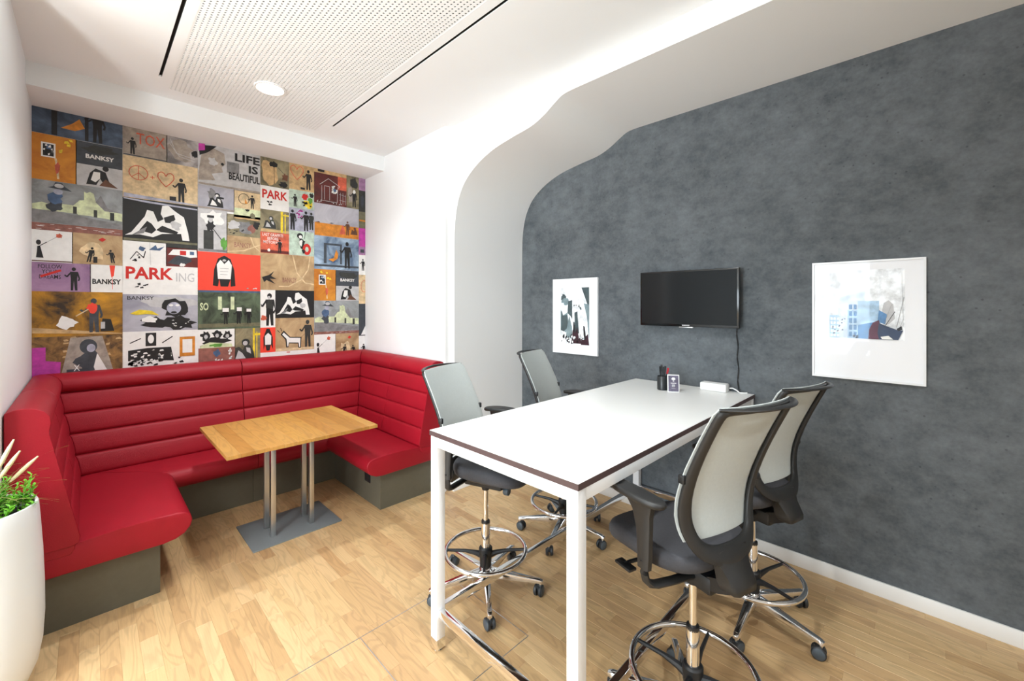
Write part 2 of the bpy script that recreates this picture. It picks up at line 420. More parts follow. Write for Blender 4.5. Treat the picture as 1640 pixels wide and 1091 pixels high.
# ================================================================== MURAL
mural = empty('photo_mural', (0, YM, 0), 0, 'floor to ceiling mural collage of street art pictures above the red banquette', 'mural')
MC = {'k': (22, 22, 24), 'w': (236, 236, 234), 'g': (128, 128, 130), 'l': (190, 190, 192), 'r': (200, 36, 28), 'o': (205, 130, 40), 'y': (232, 205, 50), 'b': (70, 95, 130),
      'n': (98, 62, 42), 't': (196, 164, 118), 'e': (110, 108, 84), 'm': (188, 60, 160), 'p': (158, 120, 158), 's': (60, 66, 74), 'c': (206, 216, 176), 'i': (185, 205, 190), 'd': (48, 50, 48),
      'f': (240, 70, 50), 'x': (214, 190, 150), 'h': (90, 150, 60), 'v': (170, 172, 190), 'u': (100, 34, 30), 'q': (205, 96, 70), 'z': (160, 150, 140), 'j': (140, 90, 80)}
MC2 = {'A': ((48, 36, 26), (205, 146, 30), 5), 'Bd': ((24, 30, 42), (88, 108, 134), 6), 'Bl': ((52, 78, 112), (176, 200, 222), 5), 'Cs': ((112, 116, 112), (172, 178, 184), 4), 'So': ((16, 18, 17), (104, 122, 96), 6),
       'Br': ((54, 38, 26), (160, 120, 66), 14), 'Tn': ((150, 118, 82), (206, 178, 136), 5), 'Or': ((176, 98, 20), (222, 150, 44), 5), 'Ol': ((74, 70, 52), (160, 150, 118), 6), 'Gy': ((104, 100, 100), (196, 190, 190), 7), 'Vi': ((148, 148, 162), (198, 198, 208), 3), 'Pu': ((132, 98, 136), (178, 142, 176), 4), 'Ru': ((60, 22, 20), (112, 44, 38), 8)}
def mmat2(k):
    if 'ground_'+k in MATS: return MATS['ground_'+k]
    a, b_, sc = MC2[k]; m = mat('ground_'+k, srgb(*a), .5); nt = m.node_tree; N = nt.nodes; L = nt.links
    tc = N.new('ShaderNodeTexCoord'); n = N.new('ShaderNodeTexNoise'); n.inputs['Scale'].default_value = sc; n.inputs['Detail'].default_value = 8; n.inputs['Roughness'].default_value = .62; n.inputs['Distortion'].default_value = .8
    L.new(tc.outputs['Object'], n.inputs['Vector']); r = N.new('ShaderNodeValToRGB'); e = r.color_ramp.elements
    e[0].position = .33; e[0].color = srgb(*a); e[1].position = .67; e[1].color = srgb(*b_); L.new(n.outputs['Fac'], r.inputs[0]); L.new(r.outputs[0], N['Principled BSDF'].inputs['Base Color'])
    return m
def mmat(k):
    if k in MC2: return mmat2(k)
    c = MC[k]
    return mat('print_'+k, srgb(*c), .5, noise={'k': .3, 'w': .06, 'r': .06, 'f': .05, 'l': .16}.get(k, .34), nscale=17)
TXT = {}
def text_mesh(s, bold):
    if (s, bold) in TXT: return TXT[(s, bold)]
    cu = bpy.data.curves.new('t', 'FONT'); cu.body = s; cu.resolution_u = 2; cu.offset = .03 if bold else .005
    cu.align_x = 'CENTER'; cu.space_line = .9
    o = bpy.data.objects.new('t', cu); COL.objects.link(o); bpy.context.view_layer.update()
    me = bpy.data.meshes.new_from_object(o.evaluated_get(bpy.context.evaluated_depsgraph_get()))
    V = [tuple(v.co[:2]) for v in me.vertices]; F = [tuple(p.vertices) for p in me.polygons]
    bpy.data.objects.remove(o); bpy.data.curves.remove(cu); bpy.data.meshes.remove(me)
    xs = [v[0] for v in V]; ys = [v[1] for v in V]; a, b, c, d = min(xs), max(xs), min(ys), max(ys)
    V = [((x-a)/(b-a)-.5, (y-c)/(d-c)-.5) for x, y in V]
    TXT[(s, bold)] = (V, F); return V, F

class Tile:
    """a printed picture: flat figures on a thin slab; to(x,y) maps 0..1 picture coordinates into the room"""
    def __init__(s, to, w, h, step=.00025):
        s.bm = bmesh.new(); s.to = to; s.w = w; s.h = h; s.lv = 0; s.step = step; s.mats = []; s.rr = random.Random(int(w*1e4+h*1e3))
    def mi(s, k):
        if k not in s.mats: s.mats.append(k)
        return s.mats.index(k)
    def poly(s, k, pts, clip=True):
        s.lv += 1; P = []
        for x, y in pts:
            if clip: x = min(max(x, .004), .996); y = min(max(y, .004), .996)
            P.append((x, y))
        vs = [s.bm.verts.new(s.to(x, y, s.lv*s.step)) for x, y in P]
        try: f = s.bm.faces.new(vs); f.material_index = s.mi(k)
        except ValueError: pass
    def draw(s, cmds):
        for c in cmds:
            a = c[0]; k = c[1]
            if a == 'B': x0, y0, x1, y1 = c[2:]; s.poly(k, [(x0, y0), (x1, y0), (x1, y1), (x0, y1)])
            elif a == 'P': s.poly(k, c[2])
            elif a == 'E':
                x, y, rx, ry = c[2:6]; s.poly(k, [(x+rx*math.cos(t*PI/9), y+ry*math.sin(t*PI/9)) for t in range(18)])
            elif a == 'S':       # irregular blotch
                x, y, rx, ry = c[2:6]; jit = [s.rr.uniform(.62, 1.15) for _ in range(16)]
                s.poly(k, [(x+rx*j*math.cos(t*PI/8), y+ry*j*math.sin(t*PI/8)) for t, j in enumerate(jit)])
            elif a == 'L':       # line, width in metres
                pts, wd = c[2], c[3]
                for (xa, ya), (xb, yb) in zip(pts, pts[1:]):
                    dx, dy = (xb-xa)*s.w, (yb-ya)*s.h; l = math.hypot(dx, dy) or 1; ox, oy = -dy/l*wd/2/s.w, dx/l*wd/2/s.h
                    s.poly(k, [(xa+ox, ya+oy), (xa-ox, ya-oy), (xb-ox, yb-oy), (xb+ox, yb+oy)])
                    s.lv -= 1
                s.lv += 1
            elif a == 'O':       # ring outline
                x, y, rx, ry, wd = c[2:7]
                s.draw([('L', k, [(x+rx*math.cos(t*PI/9), y+ry*math.sin(t*PI/9)) for t in range(19)], wd)])
            elif a == 'T':
                V, F = text_mesh(c[2], len(c) > 7 and c[7]); x, y, tw, th = c[3:7]; s.lv += 1
                vs = [s.bm.verts.new(s.to(x+v[0]*tw, y+v[1]*th, s.lv*s.step)) for v in V]
                for f in F:
                    try: q = s.bm.faces.new([vs[i] for i in f]); q.material_index = s.mi(k)
                    except ValueError: pass
            elif a == 'M':       # plain standing figure: x, foot y, height, lean
                x, y, H = c[2:5]; ln = c[5] if len(c) > 5 else 0; W = H*s.h/s.w
                g = lambda px, py: (x+(px+ln*py)*W, y+py*H)
                s.poly(k, [g(-.09, 0), g(-.02, 0), g(0, .42), g(.04, 0), g(.11, 0), g(.10, .5), g(.13, .8), g(-.11, .8), g(-.09, .5)])
                s.draw([('L', k, [g(-.09, .76), g(-.2, .58), g(-.27, .66)], H*s.h*.05), ('L', k, [g(.11, .76), g(.17, .5), g(.14, .42)], H*s.h*.05)])
                s.poly(k, [(g(0, .91)[0]+.065*W*math.cos(t*PI/6), g(0, .91)[1]+.08*H*math.sin(t*PI/6)) for t in range(12)])
            elif a == 'C':       # crouching / seated figure
                x, y, H = c[2:5]; k2 = c[5]; W = H*s.h/s.w
                g = lambda px, py: (x+px*W, y+py*H)
                s.poly(k, [g(-.5, 0), g(-.42, .12), g(-.3, .62), g(-.15, .66), g(0, .5), g(.1, .78), g(.3, .72), g(.45, .4), g(.5, 0)])
                s.poly(k, [g(.12+.17*math.cos(t*PI/6), .86+.17*math.sin(t*PI/6)) for t in range(12)])
                s.poly(k2, [g(-.3, .1), g(-.18, .5), g(-.02, .36), g(.12, .1)])
                s.poly(k2, [g(.13, .62), g(.3, .58), g(.34, .3), g(.16, .42)])
                s.poly(k2, [g(.1+.1*math.cos(t*PI/6), .82+.11*math.sin(t*PI/6)) for t in range(12)])
            elif a == 'N':       # scattered specks
                n, x0, y0, x1, y1, r = c[2:8]
                for _ in range(n):
                    x = s.rr.uniform(x0, x1); y = s.rr.uniform(y0, y1)
                    s.poly(k, [(x-r*s.rr.uniform(.3, 1.6), y-r*s.rr.uniform(.3, 1)), (x+r*s.rr.uniform(.3, 1.6), y-r*.4), (x+r*s.rr.uniform(.3, 1), y+r*s.rr.uniform(.5, 2)), (x-r, y+r*.6)]); s.lv -= 1
                s.lv += 1
    def build(s, name, parent, mats=None):
        return obj(name, s.bm, [mmat(k) for k in s.mats], parent, fin=False)
heart = [(0, -.5), (-.28, -.22), (-.5, .1), (-.48, .36), (-.3, .5), (-.1, .42), (0, .22), (.1, .42), (.3, .5), (.48, .36), (.5, .1), (.28, -.22), (0, -.5)]
def heart_at(k, x, y, w_, h_, wd): return ('L', k, [(x+a*w_, y+b*h_) for a, b in heart], wd)
def slate_sig():  return [('B', 's', 0, .48, 1, 1), ('S', 'd', .5, .85, .4, .12), ('T', 'w', 'BANKSY', .5, .68, .62, .1, True), ('P', 'k', [(.2, .03), (.28, .3), (.4, .42), (.62, .36), (.72, .1), (.6, .04), (.5, .2), (.42, .04)]), ('E', 'k', .62, .44, .07, .06), ('P', 'w', [(.3, .14), (.36, .34), (.5, .34), (.5, .2), (.4, .1)]), ('P', 'n', [(.48, .03), (.62, .2), (.9, .02)])]
def orange_win(): return [('N', 'y', 4, .3, .6, .9, .95, .05), ('B', 'w', .2, .5, .52, .82), ('B', 'k', .24, .53, .48, .79), ('B', 'b', .32, .68, .42, .78), ('N', 'w', 7, .26, .55, .46, .77, .025), ('L', 'x', [(.52, .5), (.56, .3), (.58, .05)], .012), ('S', 'q', .56, .3, .07, .14)]
def castle(): return [('P', 'g', [(0, .34), (1, .12), (1, 0), (0, 0)]), ('P', 'c', [(0, .42), (.1, .48), (.25, .42), (.5, .5), (.8, .45), (1, .4), (1, .2), (.5, .28), (0, .3)]),
    ('P', 'c', [(.42, .45), (.5, .62), (.55, .64), (.55, .85), (.58, .82), (.62, .86), (.66, .82), (.68, .64), (.75, .5), (.78, .42)]), ('P', 'g', [(.68, .62), (.74, .8), (.82, .5), (.95, .42), (.8, .4)]),
    ('B', 'c', .3, .3, .42, .48), ('B', 'c', .48, .26, .66, .48), ('B', 'c', .7, .24, .84, .42), ('B', 'd', .43, .28, .47, .45), ('B', 'd', .66, .24, .7, .42), ('B', 'd', .85, .2, .9, .4),
    ('S', 's', .24, .42, .09, .17), ('S', 'b', .24, .6, .08, .15), ('E', 'v', .27, .76, .05, .07), ('P', 's', [(.16, .84), (.42, .8), (.34, .9), (.31, .98), (.24, .98), (.22, .88)]), ('E', 'l', .28, .9, .05, .05)]
def brick_band(): return [('N', 'w', 16, .02, .1, .98, .9, .03), ('N', 'n', 12, .02, .1, .98, .9, .02)]
def kite(): return [('B', 'n', 0, 0, 1, .04), ('P', 'k', [(.1, .12), (.28, .12), (.24, .3), (.2, .5), (.13, .48), (.12, .3)]), ('E', 'k', .16, .6, .06, .08), ('L', 'k', [(.2, .5), (.36, .62)], .005), ('L', 'g', [(.36, .62), (.6, .8)], .002), ('S', 'q', .66, .84, .08, .08)]
def tan_figs(): return [('S', 'x', .4, .4, .25, .3), ('M', 'k', .3, .06, .5, .2), ('M', 'k', .8, .06, .45, -.15), ('B', 'k', .4, .04, .48, .24), ('P', 'r', [(.5, .82), (.58, .9), (.66, .84), (.58, .76)])]
def seated(): return [('P', 'v', [(0, 1), (1, .93), (1, .9), (.3, .93), (0, .97)]), ('P', 'w', [(.02, .12), (.1, .2), (.27, .6), (.3, .76), (.38, .74), (.44, .5), (.52, .58), (.48, .7), (.5, .9), (.58, .93), (.68, .8), (.8, .68), (.86, .3), (.88, .1), (.78, .1), (.76, .26), (.5, .22), (.38, .12), (.2, .16)]),
    ('P', 'k', [(.2, .26), (.3, .5), (.36, .44), (.42, .3), (.36, .2)]), ('P', 'k', [(.52, .62), (.66, .72), (.68, .6), (.62, .5), (.54, .5)]), ('S', 'l', .68, .45, .08, .12), ('P', 'k', [(.42, .3), (.5, .42), (.72, .3), (.7, .24), (.48, .26)]), ('P', 'g', [(.1, .13), (.26, .2), (.3, .36), (.24, .3)]), ('B', 'e', 0, 0, 1, .06)]
def park(txt): return ([('T', 'r', 'PARK', .34, .72, .62, .42, True), ('T', 'l', 'ING', .82, .62, .26, .32), ('N', 'k', 6, .16, .18, .34, .36, .025)] if txt else [('T', 'r', 'PARK', .5, .66, .9, .38, True), ('N', 'k', 5, .2, .2, .4, .4, .04)])
def reddark(face=1): return [('P', 'k', [(.3, .1), (.22, .12), (.24, .55), (.3, .84), (.4, .93), (.5, .84), (.56, .55), (.58, .12), (.5, .1), (.5, .3), (.46, .1), (.34, .1), (.32, .3)]), ('P', 'w', [(.3, .3), (.28, .68), (.34, .82), (.4, .7), (.47, .82), (.52, .68), (.5, .3)]), ('E', 'k', .4, .84, .07, .07), ('E', 'l', .4, .8, .03, .03),
    ('L', 'g', [(.33, .58), (.47, .58)], .003), ('L', 'g', [(.33, .5), (.46, .5)], .003), ('L', 'g', [(.33, .42), (.45, .42)], .003)]
def yellowbars(): return [('B', 't', 0, 0, 1, .12), ('B', 'y', .7, .02, .78, 1), ('B', 'y', .84, 0, .88, .9), ('B', 'y', .7, .8, 1, .86), ('C', 'd', .3, .16, .55, 'l')]
def heartman(p): return ([('O', 'q', .19, .62, .12, .17, .006), ('L', 'q', [(.19, .79), (.19, .45)], .005), ('L', 'q', [(.19, .62), (.1, .5)], .005), ('L', 'q', [(.19, .62), (.28, .5)], .005), ('L', 'q', [(.34, .56), (.4, .56)], .005), ('L', 'q', [(.37, .6), (.37, .52)], .005), heart_at('q', .55, .56, .22, .36, .007), ('M', 'k', .76, .04, .62), ('B', 'k', .6, .04, .69, .16), ('P', 'v', [(0, .1), (1, .03), (1, 0), (0, 0)])] if p else [heart_at('q', .3, .66, .5, .55, .007), ('M', 'k', .76, .06, .8), ('B', 'k', .44, .04, .62, .12)])
def bluefruit(): return [('B', 's', .2, .18, .26, .78), ('B', 's', .2, .74, .6, .8), ('B', 's', .56, .18, .6, .78), ('B', 's', 0, .08, 1, .14), ('P', 'o', [(.3, .3), (.42, .36), (.47, .62), (.52, .5), (.5, .34), (.4, .24)]), ('M', 'k', .72, .06, .84)]
TILES = [  # x0, x1, z0, z1, ground, figures
 (-.29, .203, 2.985, 3.172, 'Bd', [('B', 'k', .2, 0, .26, 1), ('B', 'k', .56, 0, .6, 1), ('P', 'o', [(.3, .35), (.42, .6), (.5, .85), (.56, .5), (.45, .32)]), ('M', 'k', .7, .02, 1.4)]),
 (-.29, -.06, 2.638, 2.98, 'Or', orange_win()),
 (-.06, .203, 2.638, 2.98, 'l', slate_sig()),
 (-.29, .203, 2.316, 2.634, 'Cs', castle()),
 (-.29, .203, 2.262, 2.314, 'j', brick_band()),
 (-.29, -.08, 2.022, 2.26, 'w', kite()),
 (-.08, .203, 2.022, 2.26, 'Tn', tan_figs()),
 (-.29, .018, 1.803, 2.018, 'Pu', [('T', 'k', 'FOLLOW\nYOUR\nDREAMS', .3, .68, .4, .5), ('L', 'r', [(.14, .5), (.48, .74)], .016), ('M', 'k', .7, .03, .84)]),
 (.018, .203, 1.803, 2.018, 'w', [('L', 'f', [(.66, 1), (.68, .1)], .003), ('P', 'f', [(.58, 1), (.76, 1), (.72, .6), (.64, .55)]), ('T', 'k', 'BANKSY', .5, .38, .9, .2, True)]),
 (-.29, .203, 1.46, 1.80, 'A', [('S', 'w', .36, .3, .12, .15), ('P', 't', [(0, .2), (1, .02), (1, 0), (0, .08)]), ('M', 's', .66, .06, .8), ('S', 'f', .64, .62, .06, .12), ('L', 'x', [(.6, .6), (.46, .44)], .008), ('P', 'k', [(.74, .08), (.76, .38), (.86, .36), (.9, .08)]), ('B', 'l', .74, .14, .79, .3)]),
 (-.29, .203, 1.10, 1.457, 'Br', [('N', 't', 14, .1, .3, .98, .98, .03), ('B', 'm', 0, 0, .14, .78), ('P', 'm', [(.12, 0), (.12, .5), (.3, .45), (.28, 0)]), ('P', 'z', [(.28, 0), (.4, .96), (.76, .98), (.92, 0)]), ('S', 's', .6, .42, .16, .24), ('E', 's', .6, .76, .1, .16), ('E', 'v', .63, .72, .05, .09), ('P', 'w', [(.7, .6), (.82, .2), (.72, 0), (.66, .3)]), ('B', 's', .36, .2, .6, .28), ('T', 'w', 'X\nO', .47, .22, .07, .3)]),
 (.207, .487, 2.938, 3.172, 'z', [('T', 'q', 'TOX', .62, .66, .66, .4), ('M', 'k', .2, .06, .6), ('B', 's', 0, 0, 1, .04)]),
 (.487, .703, 2.938, 3.172, 'Gy', [('S', 'z', .4, .5, .5, .4), ('L', 'l', [(.1, .9), (.3, .4), (.9, .3)], .004), ('L', 'l', [(.1, .7), (.4, .3), (.9, .2)], .004), ('S', 'k', .9, .5, .12, .14)]),
 (.207, .703, 2.59, 2.935, 'x', heartman(1)),
 (.207, .703, 2.233, 2.587, 'k', seated()),
 (.207, .484, 2.037, 2.23, 'w', [('L', 'l', [(.6, 1), (.62, 0)], .003), ('S', 'b', .42, .7, .08, .1), ('P', 'b', [(.58, .66), (.74, .9), (.78, .74), (.95, .86), (.84, .66)]), ('L', 'k', [(.15, .2), (.3, .56), (.46, .3), (.5, .6)], .006), ('N', 'k', 9, .12, .1, .5, .6, .03)]),
 (.484, .703, 2.037, 2.20, 'u', [('P', 's', [(.02, .15), (.3, .55), (.75, .7), (.8, .3), (.5, .05)]), ('P', 'w', [(.05, .6), (.2, .9), (.96, .95), (.98, .55), (.75, .5), (.4, .6)]), ('B', 'r', .42, .62, .62, .86), ('B', 'b', .74, .66, .88, .84), ('S', 'w', .5, .1, .1, .1)]),
 (.484, .703, 2.20, 2.23, 'd', []),
 (.207, .703, 1.79, 2.034, 'w', park(1)),
 (.207, .703, 1.478, 1.787, 'Vi', [('S', 'l', .6, .8, .4, .2), ('T', 'k', 'BANKSY', .22, .9, .34, .1), ('S', 'k', .68, .62, .2, .3), ('S', 'k', .42, .22, .22, .16), ('S', 'k', .75, .2, .24, .22), ('E', 'v', .66, .62, .1, .17), ('E', 'w', .62, .7, .03, .03), ('E', 'w', .71, .7, .03, .03), ('E', 'k', .66, .5, .04, .03), ('P', 'y', [(.08, .48), (.2, .58), (.36, .55), (.46, .42), (.3, .46), (.16, .44)]), ('S', 'w', .34, .3, .1, .1), ('N', 'w', 12, .62, .06, .92, .3, .012)]),
 (.207, .703, 1.10, 1.475, 'w', [('L', 'k', [(.08, .74), (.22, .84)], .008), ('B', 'k', .28, .66, .42, .96), ('E', 'w', .35, .82, .04, .1), ('L', 'k', [(.5, .72), (.64, .86)], .008), ('P', 'k', [(.06, .35), (.06, .58), (.3, .62), (.62, .62), (.66, .3)]), ('N', 'w', 26, .08, .3, .62, .55, .025), ('B', 'k', .34, .36, .44, .56), ('B', 'k', .52, .36, .62, .58), ('N', 'k', 20, .08, .22, .9, .36, .03), ('N', 'w', 20, .08, .22, .9, .36, .018), ('B', 'o', .74, .38, .96, .84), ('B', 'w', .78, .46, .92, .78)]),
 (.707, 1.205, 2.796, 3.172, 'l', [('P', 'z', [(0, .3), (.05, .75), (.2, .95), (.4, .85), (.42, .6), (.36, .5), (.38, .38), (.2, .3), (.26, .15), (0, .1)]), ('P', 'k', [(0, .95), (.28, 1), (.2, .88), (.14, .8), (.02, .7)]), ('S', 'l', .22, .6, .07, .12), ('P', 'm', [(0, .98), (.1, 1), (.1, .84), (0, .8)]), ('E', 'k', .37, .58, .025, .035), ('B', 'g', .44, .4, .64, .68),
   ('T', 'k', 'LIFE', .78, .83, .42, .2, True), ('T', 'k', 'IS', .88, .58, .16, .2, True), ('T', 'k', 'BEAUTIFUL', .73, .33, .52, .19, True), ('B', 'z', 0, 0, 1, .05)]),
 (.707, .986, 2.58, 2.793, 'Vi', [('B', 'z', 0, 0, 1, .08), ('S', 'g', .36, .66, .12, .24), ('C', 'k', .46, .12, .6, 'w'), ('B', 'k', .5, .5, .7, .58)]),
 (.986, 1.205, 2.63, 2.796, 'x', [('O', 'k', .36, .55, .2, .3, .005), ('P', 'o', [(.05, .25), (.4, .3), (.4, .6), (.5, .3)]), ('M', 'k', .68, .04, .8)]),
 (.986, 1.205, 2.522, 2.627, 'c', [('S', 'k', .5, .9, .1, .14), ('S', 'e', .7, .4, .1, .3), ('B', 't', 0, 0, 1, .15)]),
 (.707, .928, 2.188, 2.578, 'l', [('S', 'w', .5, .8, .4, .2), ('B', 'd', .18, .04, .52, .5), ('S', 'k', .42, .62, .16, .16), ('E', 'l', .42, .76, .08, .07), ('B', 'k', .3, .8, .54, .86), ('L', 'k', [(.5, .55), (.8, .3)], .006), ('S', 'h', .9, .2, .14, .16), ('B', 'g', 0, 0, 1, .06)]),
 (.928, 1.205, 2.36, 2.56, 'Ol', [('S', 'l', .2, .5, .22, .22), ('S', 'g', .55, .45, .28, .32), ('S', 'j', .75, .4, .14, .25), ('N', 'k', 8, .05, .08, .95, .3, .03), ('S', 'k', .88, .6, .12, .2)]),
 (.928, 1.205, 2.188, 2.358, 'Tn', [('T', 'j', 'BANKSY', .46, .5, .5, .28), ('L', 'x', [(0, .08), (.5, .2), (.75, .4), (1, .6)], .011), ('L', 'x', [(.7, 1), (.8, .5), (1, .2)], .009)]),
 (.707, 1.205, 1.835, 2.185, 'f', reddark()+[('N', 'w', 9, .76, .05, .95, .07, .012)]),
 (.707, 1.205, 1.474, 1.832, 'So', [('B', 'b', 0, .95, 1, 1), ('B', 'c', .3, .5, .36, .84), ('B', 'c', .5, .5, .56, .84), ('B', 'e', 0, .04, 1, .14), ('T', 'c', 'SO', .09, .58, .13, .2, True), ('M', 'k', .42, .12, .42), ('M', 'k', .63, .12, .44), ('M', 'k', .8, .12, .4), ('B', 'w', .37, .44, .47, .54), ('B', 'w', .6, .46, .68, .56), ('B', 'w', .76, .44, .84, .52)]),
 (.707, .992, 1.10, 1.472, 'w', [('S', 'k', .2, .84, .14, .12), ('S', 'k', .5, .86, .15, .12), ('S', 'k', .78, .84, .14, .12), ('S', 'k', .5, .7, .4, .1), ('P', 'c', [(.04, .6), (.3, .68), (.9, .62), (.94, .54), (.04, .54)]), ('S', 'h', .5, .6, .2, .05), ('B', 'j', 0, 0, 1, .54), ('N', 'w', 10, .1, .2, .9, .5, .03), ('S', 'b', .5, .4, .1, .1), ('E', 'l', .2, .82, .05, .05), ('E', 'l', .5, .84, .05, .05), ('E', 'l', .78, .82, .05, .05)]),
 (.992, 1.205, 1.10, 1.472, 'Ol', yellowbars()),
 (1.209, 1.468, 2.892, 3.172, 'Ol', [('S', 't', .3, .5, .3, .5), ('S', 'k', .45, .8, .16, .12), ('L', 'k', [(.46, .7), (.47, .1)], .004), ('L', 'd', [(.6, .72), (.95, .4)], .004), ('S', 'n', .85, .4, .12, .16), ('S', 'k', .8, .12, .16, .12)]),
 (1.472, 1.718, 2.905, 3.172, 't', heartman(0)),
 (1.209, 1.468, 2.655, 2.888, 'w', park(0)),
 (1.472, 1.718, 2.714, 2.902, 'i', [('S', 'r', .62, .7, .14, .2), ('S', 'y', .75, .3, .22, .24), ('S', 'k', .9, .8, .1, .16), ('M', 'k', .22, .06, .7), ('N', 'k', 7, .4, .1, .9, .5, .05), ('S', 'h', .85, .5, .1, .2)]),
 (1.209, 1.468, 2.43, 2.652, 'Ol', yellowbars()),
 (1.472, 1.718, 2.476, 2.711, 'v', [('N', 'm', 12, .28, .6, .56, .9, .04), ('M', 'k', .12, .02, .9), ('M', 'k', .66, .02, .9), ('M', 'd', .88, .1, .8)]),
 (1.209, 1.468, 2.219, 2.427, 'q', [('B', 'u', 0, 0, 1, .14), ('T', 'w', 'LAST GRAFFITI\nBEFORE\nMOTORWAY', .42, .7, .72, .5), ('M', 'k', .66, .04, .66), ('E', 'w', .28, .14, .05, .07)]),
 (1.472, 1.718, 2.222, 2.473, 'i', [('E', 'k', .42, .8, .12, .12), ('L', 'k', [(.64, 1), (.6, .7)], .006), ('S', 'k', .5, .5, .13, .24), ('E', 'w', .44, .76, .07, .07), ('S', 'w', .46, .52, .06, .14), ('E', 'r', .7, .26, .17, .24), ('E', 'i', .7, .26, .07, .11), ('S', 'k', .56, .16, .07, .12)]),
 (1.209, 1.718, 1.85, 2.216, 'Tn', [('L', 'x', [(.58, 1), (.66, .5), (.82, .22), (1, .18)], .011), ('L', 'x', [(.92, 1), (.88, .6), (.74, .3), (.5, .1), (.32, .1)], .011), ('P', 'k', [(.02, .34), (.14, .4), (.24, .52), (.18, .38), (.28, .3), (.16, .3), (.26, .16), (.1, .26), (.06, .2)]), ('T', 'j', 'BANKSY', .52, .28, .26, .14)]),
 (1.209, 1.34, 1.474, 1.847, 'w', [('M', 'k', .6, .04, .88), ('S', 'd', .6, .6, .3, .14), ('S', 'q', .2, .25, .22, .08), ('N', 'k', 6, .3, .2, .9, .5, .05), ('E', 'l', .56, .8, .1, .04)]),
 (1.344, 1.718, 1.565, 1.847, 'k', seated()[1:-1]),
 (1.344, 1.718, 1.225, 1.562, 'Tn', [('B', 'x', 0, 0, 1, .08), ('P', 'k', [(.12, .5), (.24, .34), (.26, .1), (.32, .1), (.34, .22), (.56, .2), (.58, .06), (.64, .06), (.66, .4), (.36, .42), (.2, .62)]), ('P', 'w', [(.16, .5), (.27, .36), (.29, .13), (.31, .13), (.33, .25), (.58, .23), (.6, .09), (.62, .09), (.63, .37), (.35, .39), (.2, .56)]), ('L', 'k', [(.04, .64), (.1, .56)], .006), ('L', 'k', [(.12, .7), (.15, .6)], .006), ('L', 'n', [(.66, .4), (.8, .56)], .003), ('M', 'd', .82, .08, .86)]),
 (1.209, 1.34, 1.225, 1.471, 'f', [('P', 'k', [(.2, .1), (.18, .6), (.4, .95), (.6, .95), (.82, .6), (.84, .1), (.7, .3), (.6, .06), (.4, .06), (.3, .3)]), ('P', 'w', [(.3, .3), (.28, .66), (.5, .78), (.72, .66), (.7, .3)])]),
 (1.209, 1.718, 1.10, 1.222, 'w', [('S', 'q', .5, .9, .04, .06)]),
 (1.722, 2.073, 3.135, 3.172, 't', [('B', 'k', .1, .3, .3, 1)]),
 (1.722, 2.073, 2.806, 3.133, 'Ru', [('B', 'q', .72, .55, 1, 1), ('L', 'l', [(.16, .62), (.42, .86), (.78, .66), (.74, .6)], .005), ('L', 'l', [(.22, .6), (.22, .1), (.7, .1), (.72, .64)], .004), ('L', 'l', [(.3, .14), (.3, .6), (.46, .6), (.46, .14)], .004), ('N', 'w', 8, .54, .4, .7, .62, .04), ('S', 'b', .62, .5, .05, .07), ('L', 'l', [(.76, .4), (.98, .36)], .003), ('L', 'l', [(.76, .2), (.98, .18)], .003), ('L', 'l', [(.8, .46), (.8, .06)], .003), ('L', 'l', [(.88, .46), (.88, .06)], .003), ('L', 'l', [(.96, .42), (.96, .06)], .003), ('N', 'l', 10, .05, .02, .98, .1, .02)]),
 (2.076, 2.218, 2.806, 3.172, 'Ol', [('S', 'd', .6, .8, .3, .2), ('S', 'z', .3, .4, .2, .3), ('M', 'k', .6, .04, .55), ('S', 'w', .6, .52, .12, .06)]),
 (1.722, 2.218, 2.452, 2.803, 'Vi', [('B', 'o', 0, 0, 1, .4), ('P', 'n', [(0, .4), (.1, .44), (.12, .4)]), ('P', 'q', [(.54, .1), (.6, .36), (.62, .42), (.66, .3), (.68, .12)]), ('M', 'n', .73, .1, .46), ('C', 'n', .88, .14, .24, 'n'), ('N', 'l', 7, .2, .4, .5, .44, .02)]),
 (1.722, 2.218, 2.09, 2.449, 'Bl', bluefruit()),
 (1.722, 1.953, 1.747, 2.087, 'Or', orange_win()),
 (1.953, 2.218, 1.747, 2.087, 'l', slate_sig()),
 (1.722, 2.218, 1.407, 1.744, 'Cs', castle()),
 (1.722, 2.218, 1.378, 1.405, 'j', brick_band()),
 (1.722, 1.952, 1.10, 1.376, 'w', kite()),
 (1.952, 2.218, 1.10, 1.376, 'Tn', tan_figs()),
 (2.222, 2.298, 3.032, 3.172, 'p', []), (2.222, 2.298, 2.786, 3.03, 'd', [('S', 's', .5, .5, .3, .3)]), (2.222, 2.298, 2.594, 2.784, 'e', [('B', 'o', 0, .4, 1, .5)]),
 (2.222, 2.298, 2.282, 2.592, 'm', [('B', 'p', 0, 0, 1, .3), ('B', 's', .2, .08, .8, .2)]), (2.222, 2.298, 2.05, 2.28, 'w', [('M', 'k', .6, .2, .6)]), (2.222, 2.298, 1.712, 2.048, 'x', [('O', 'q', .8, .6, .5, .2, .006)]),
 (2.222, 2.298, 1.34, 1.71, 's', [('P', 'w', [(.3, .02), (1, .3), (1, .02)])]), (2.222, 2.298, 1.10, 1.338, 'w', [('M', 'k', .7, .1, .5)]),
]
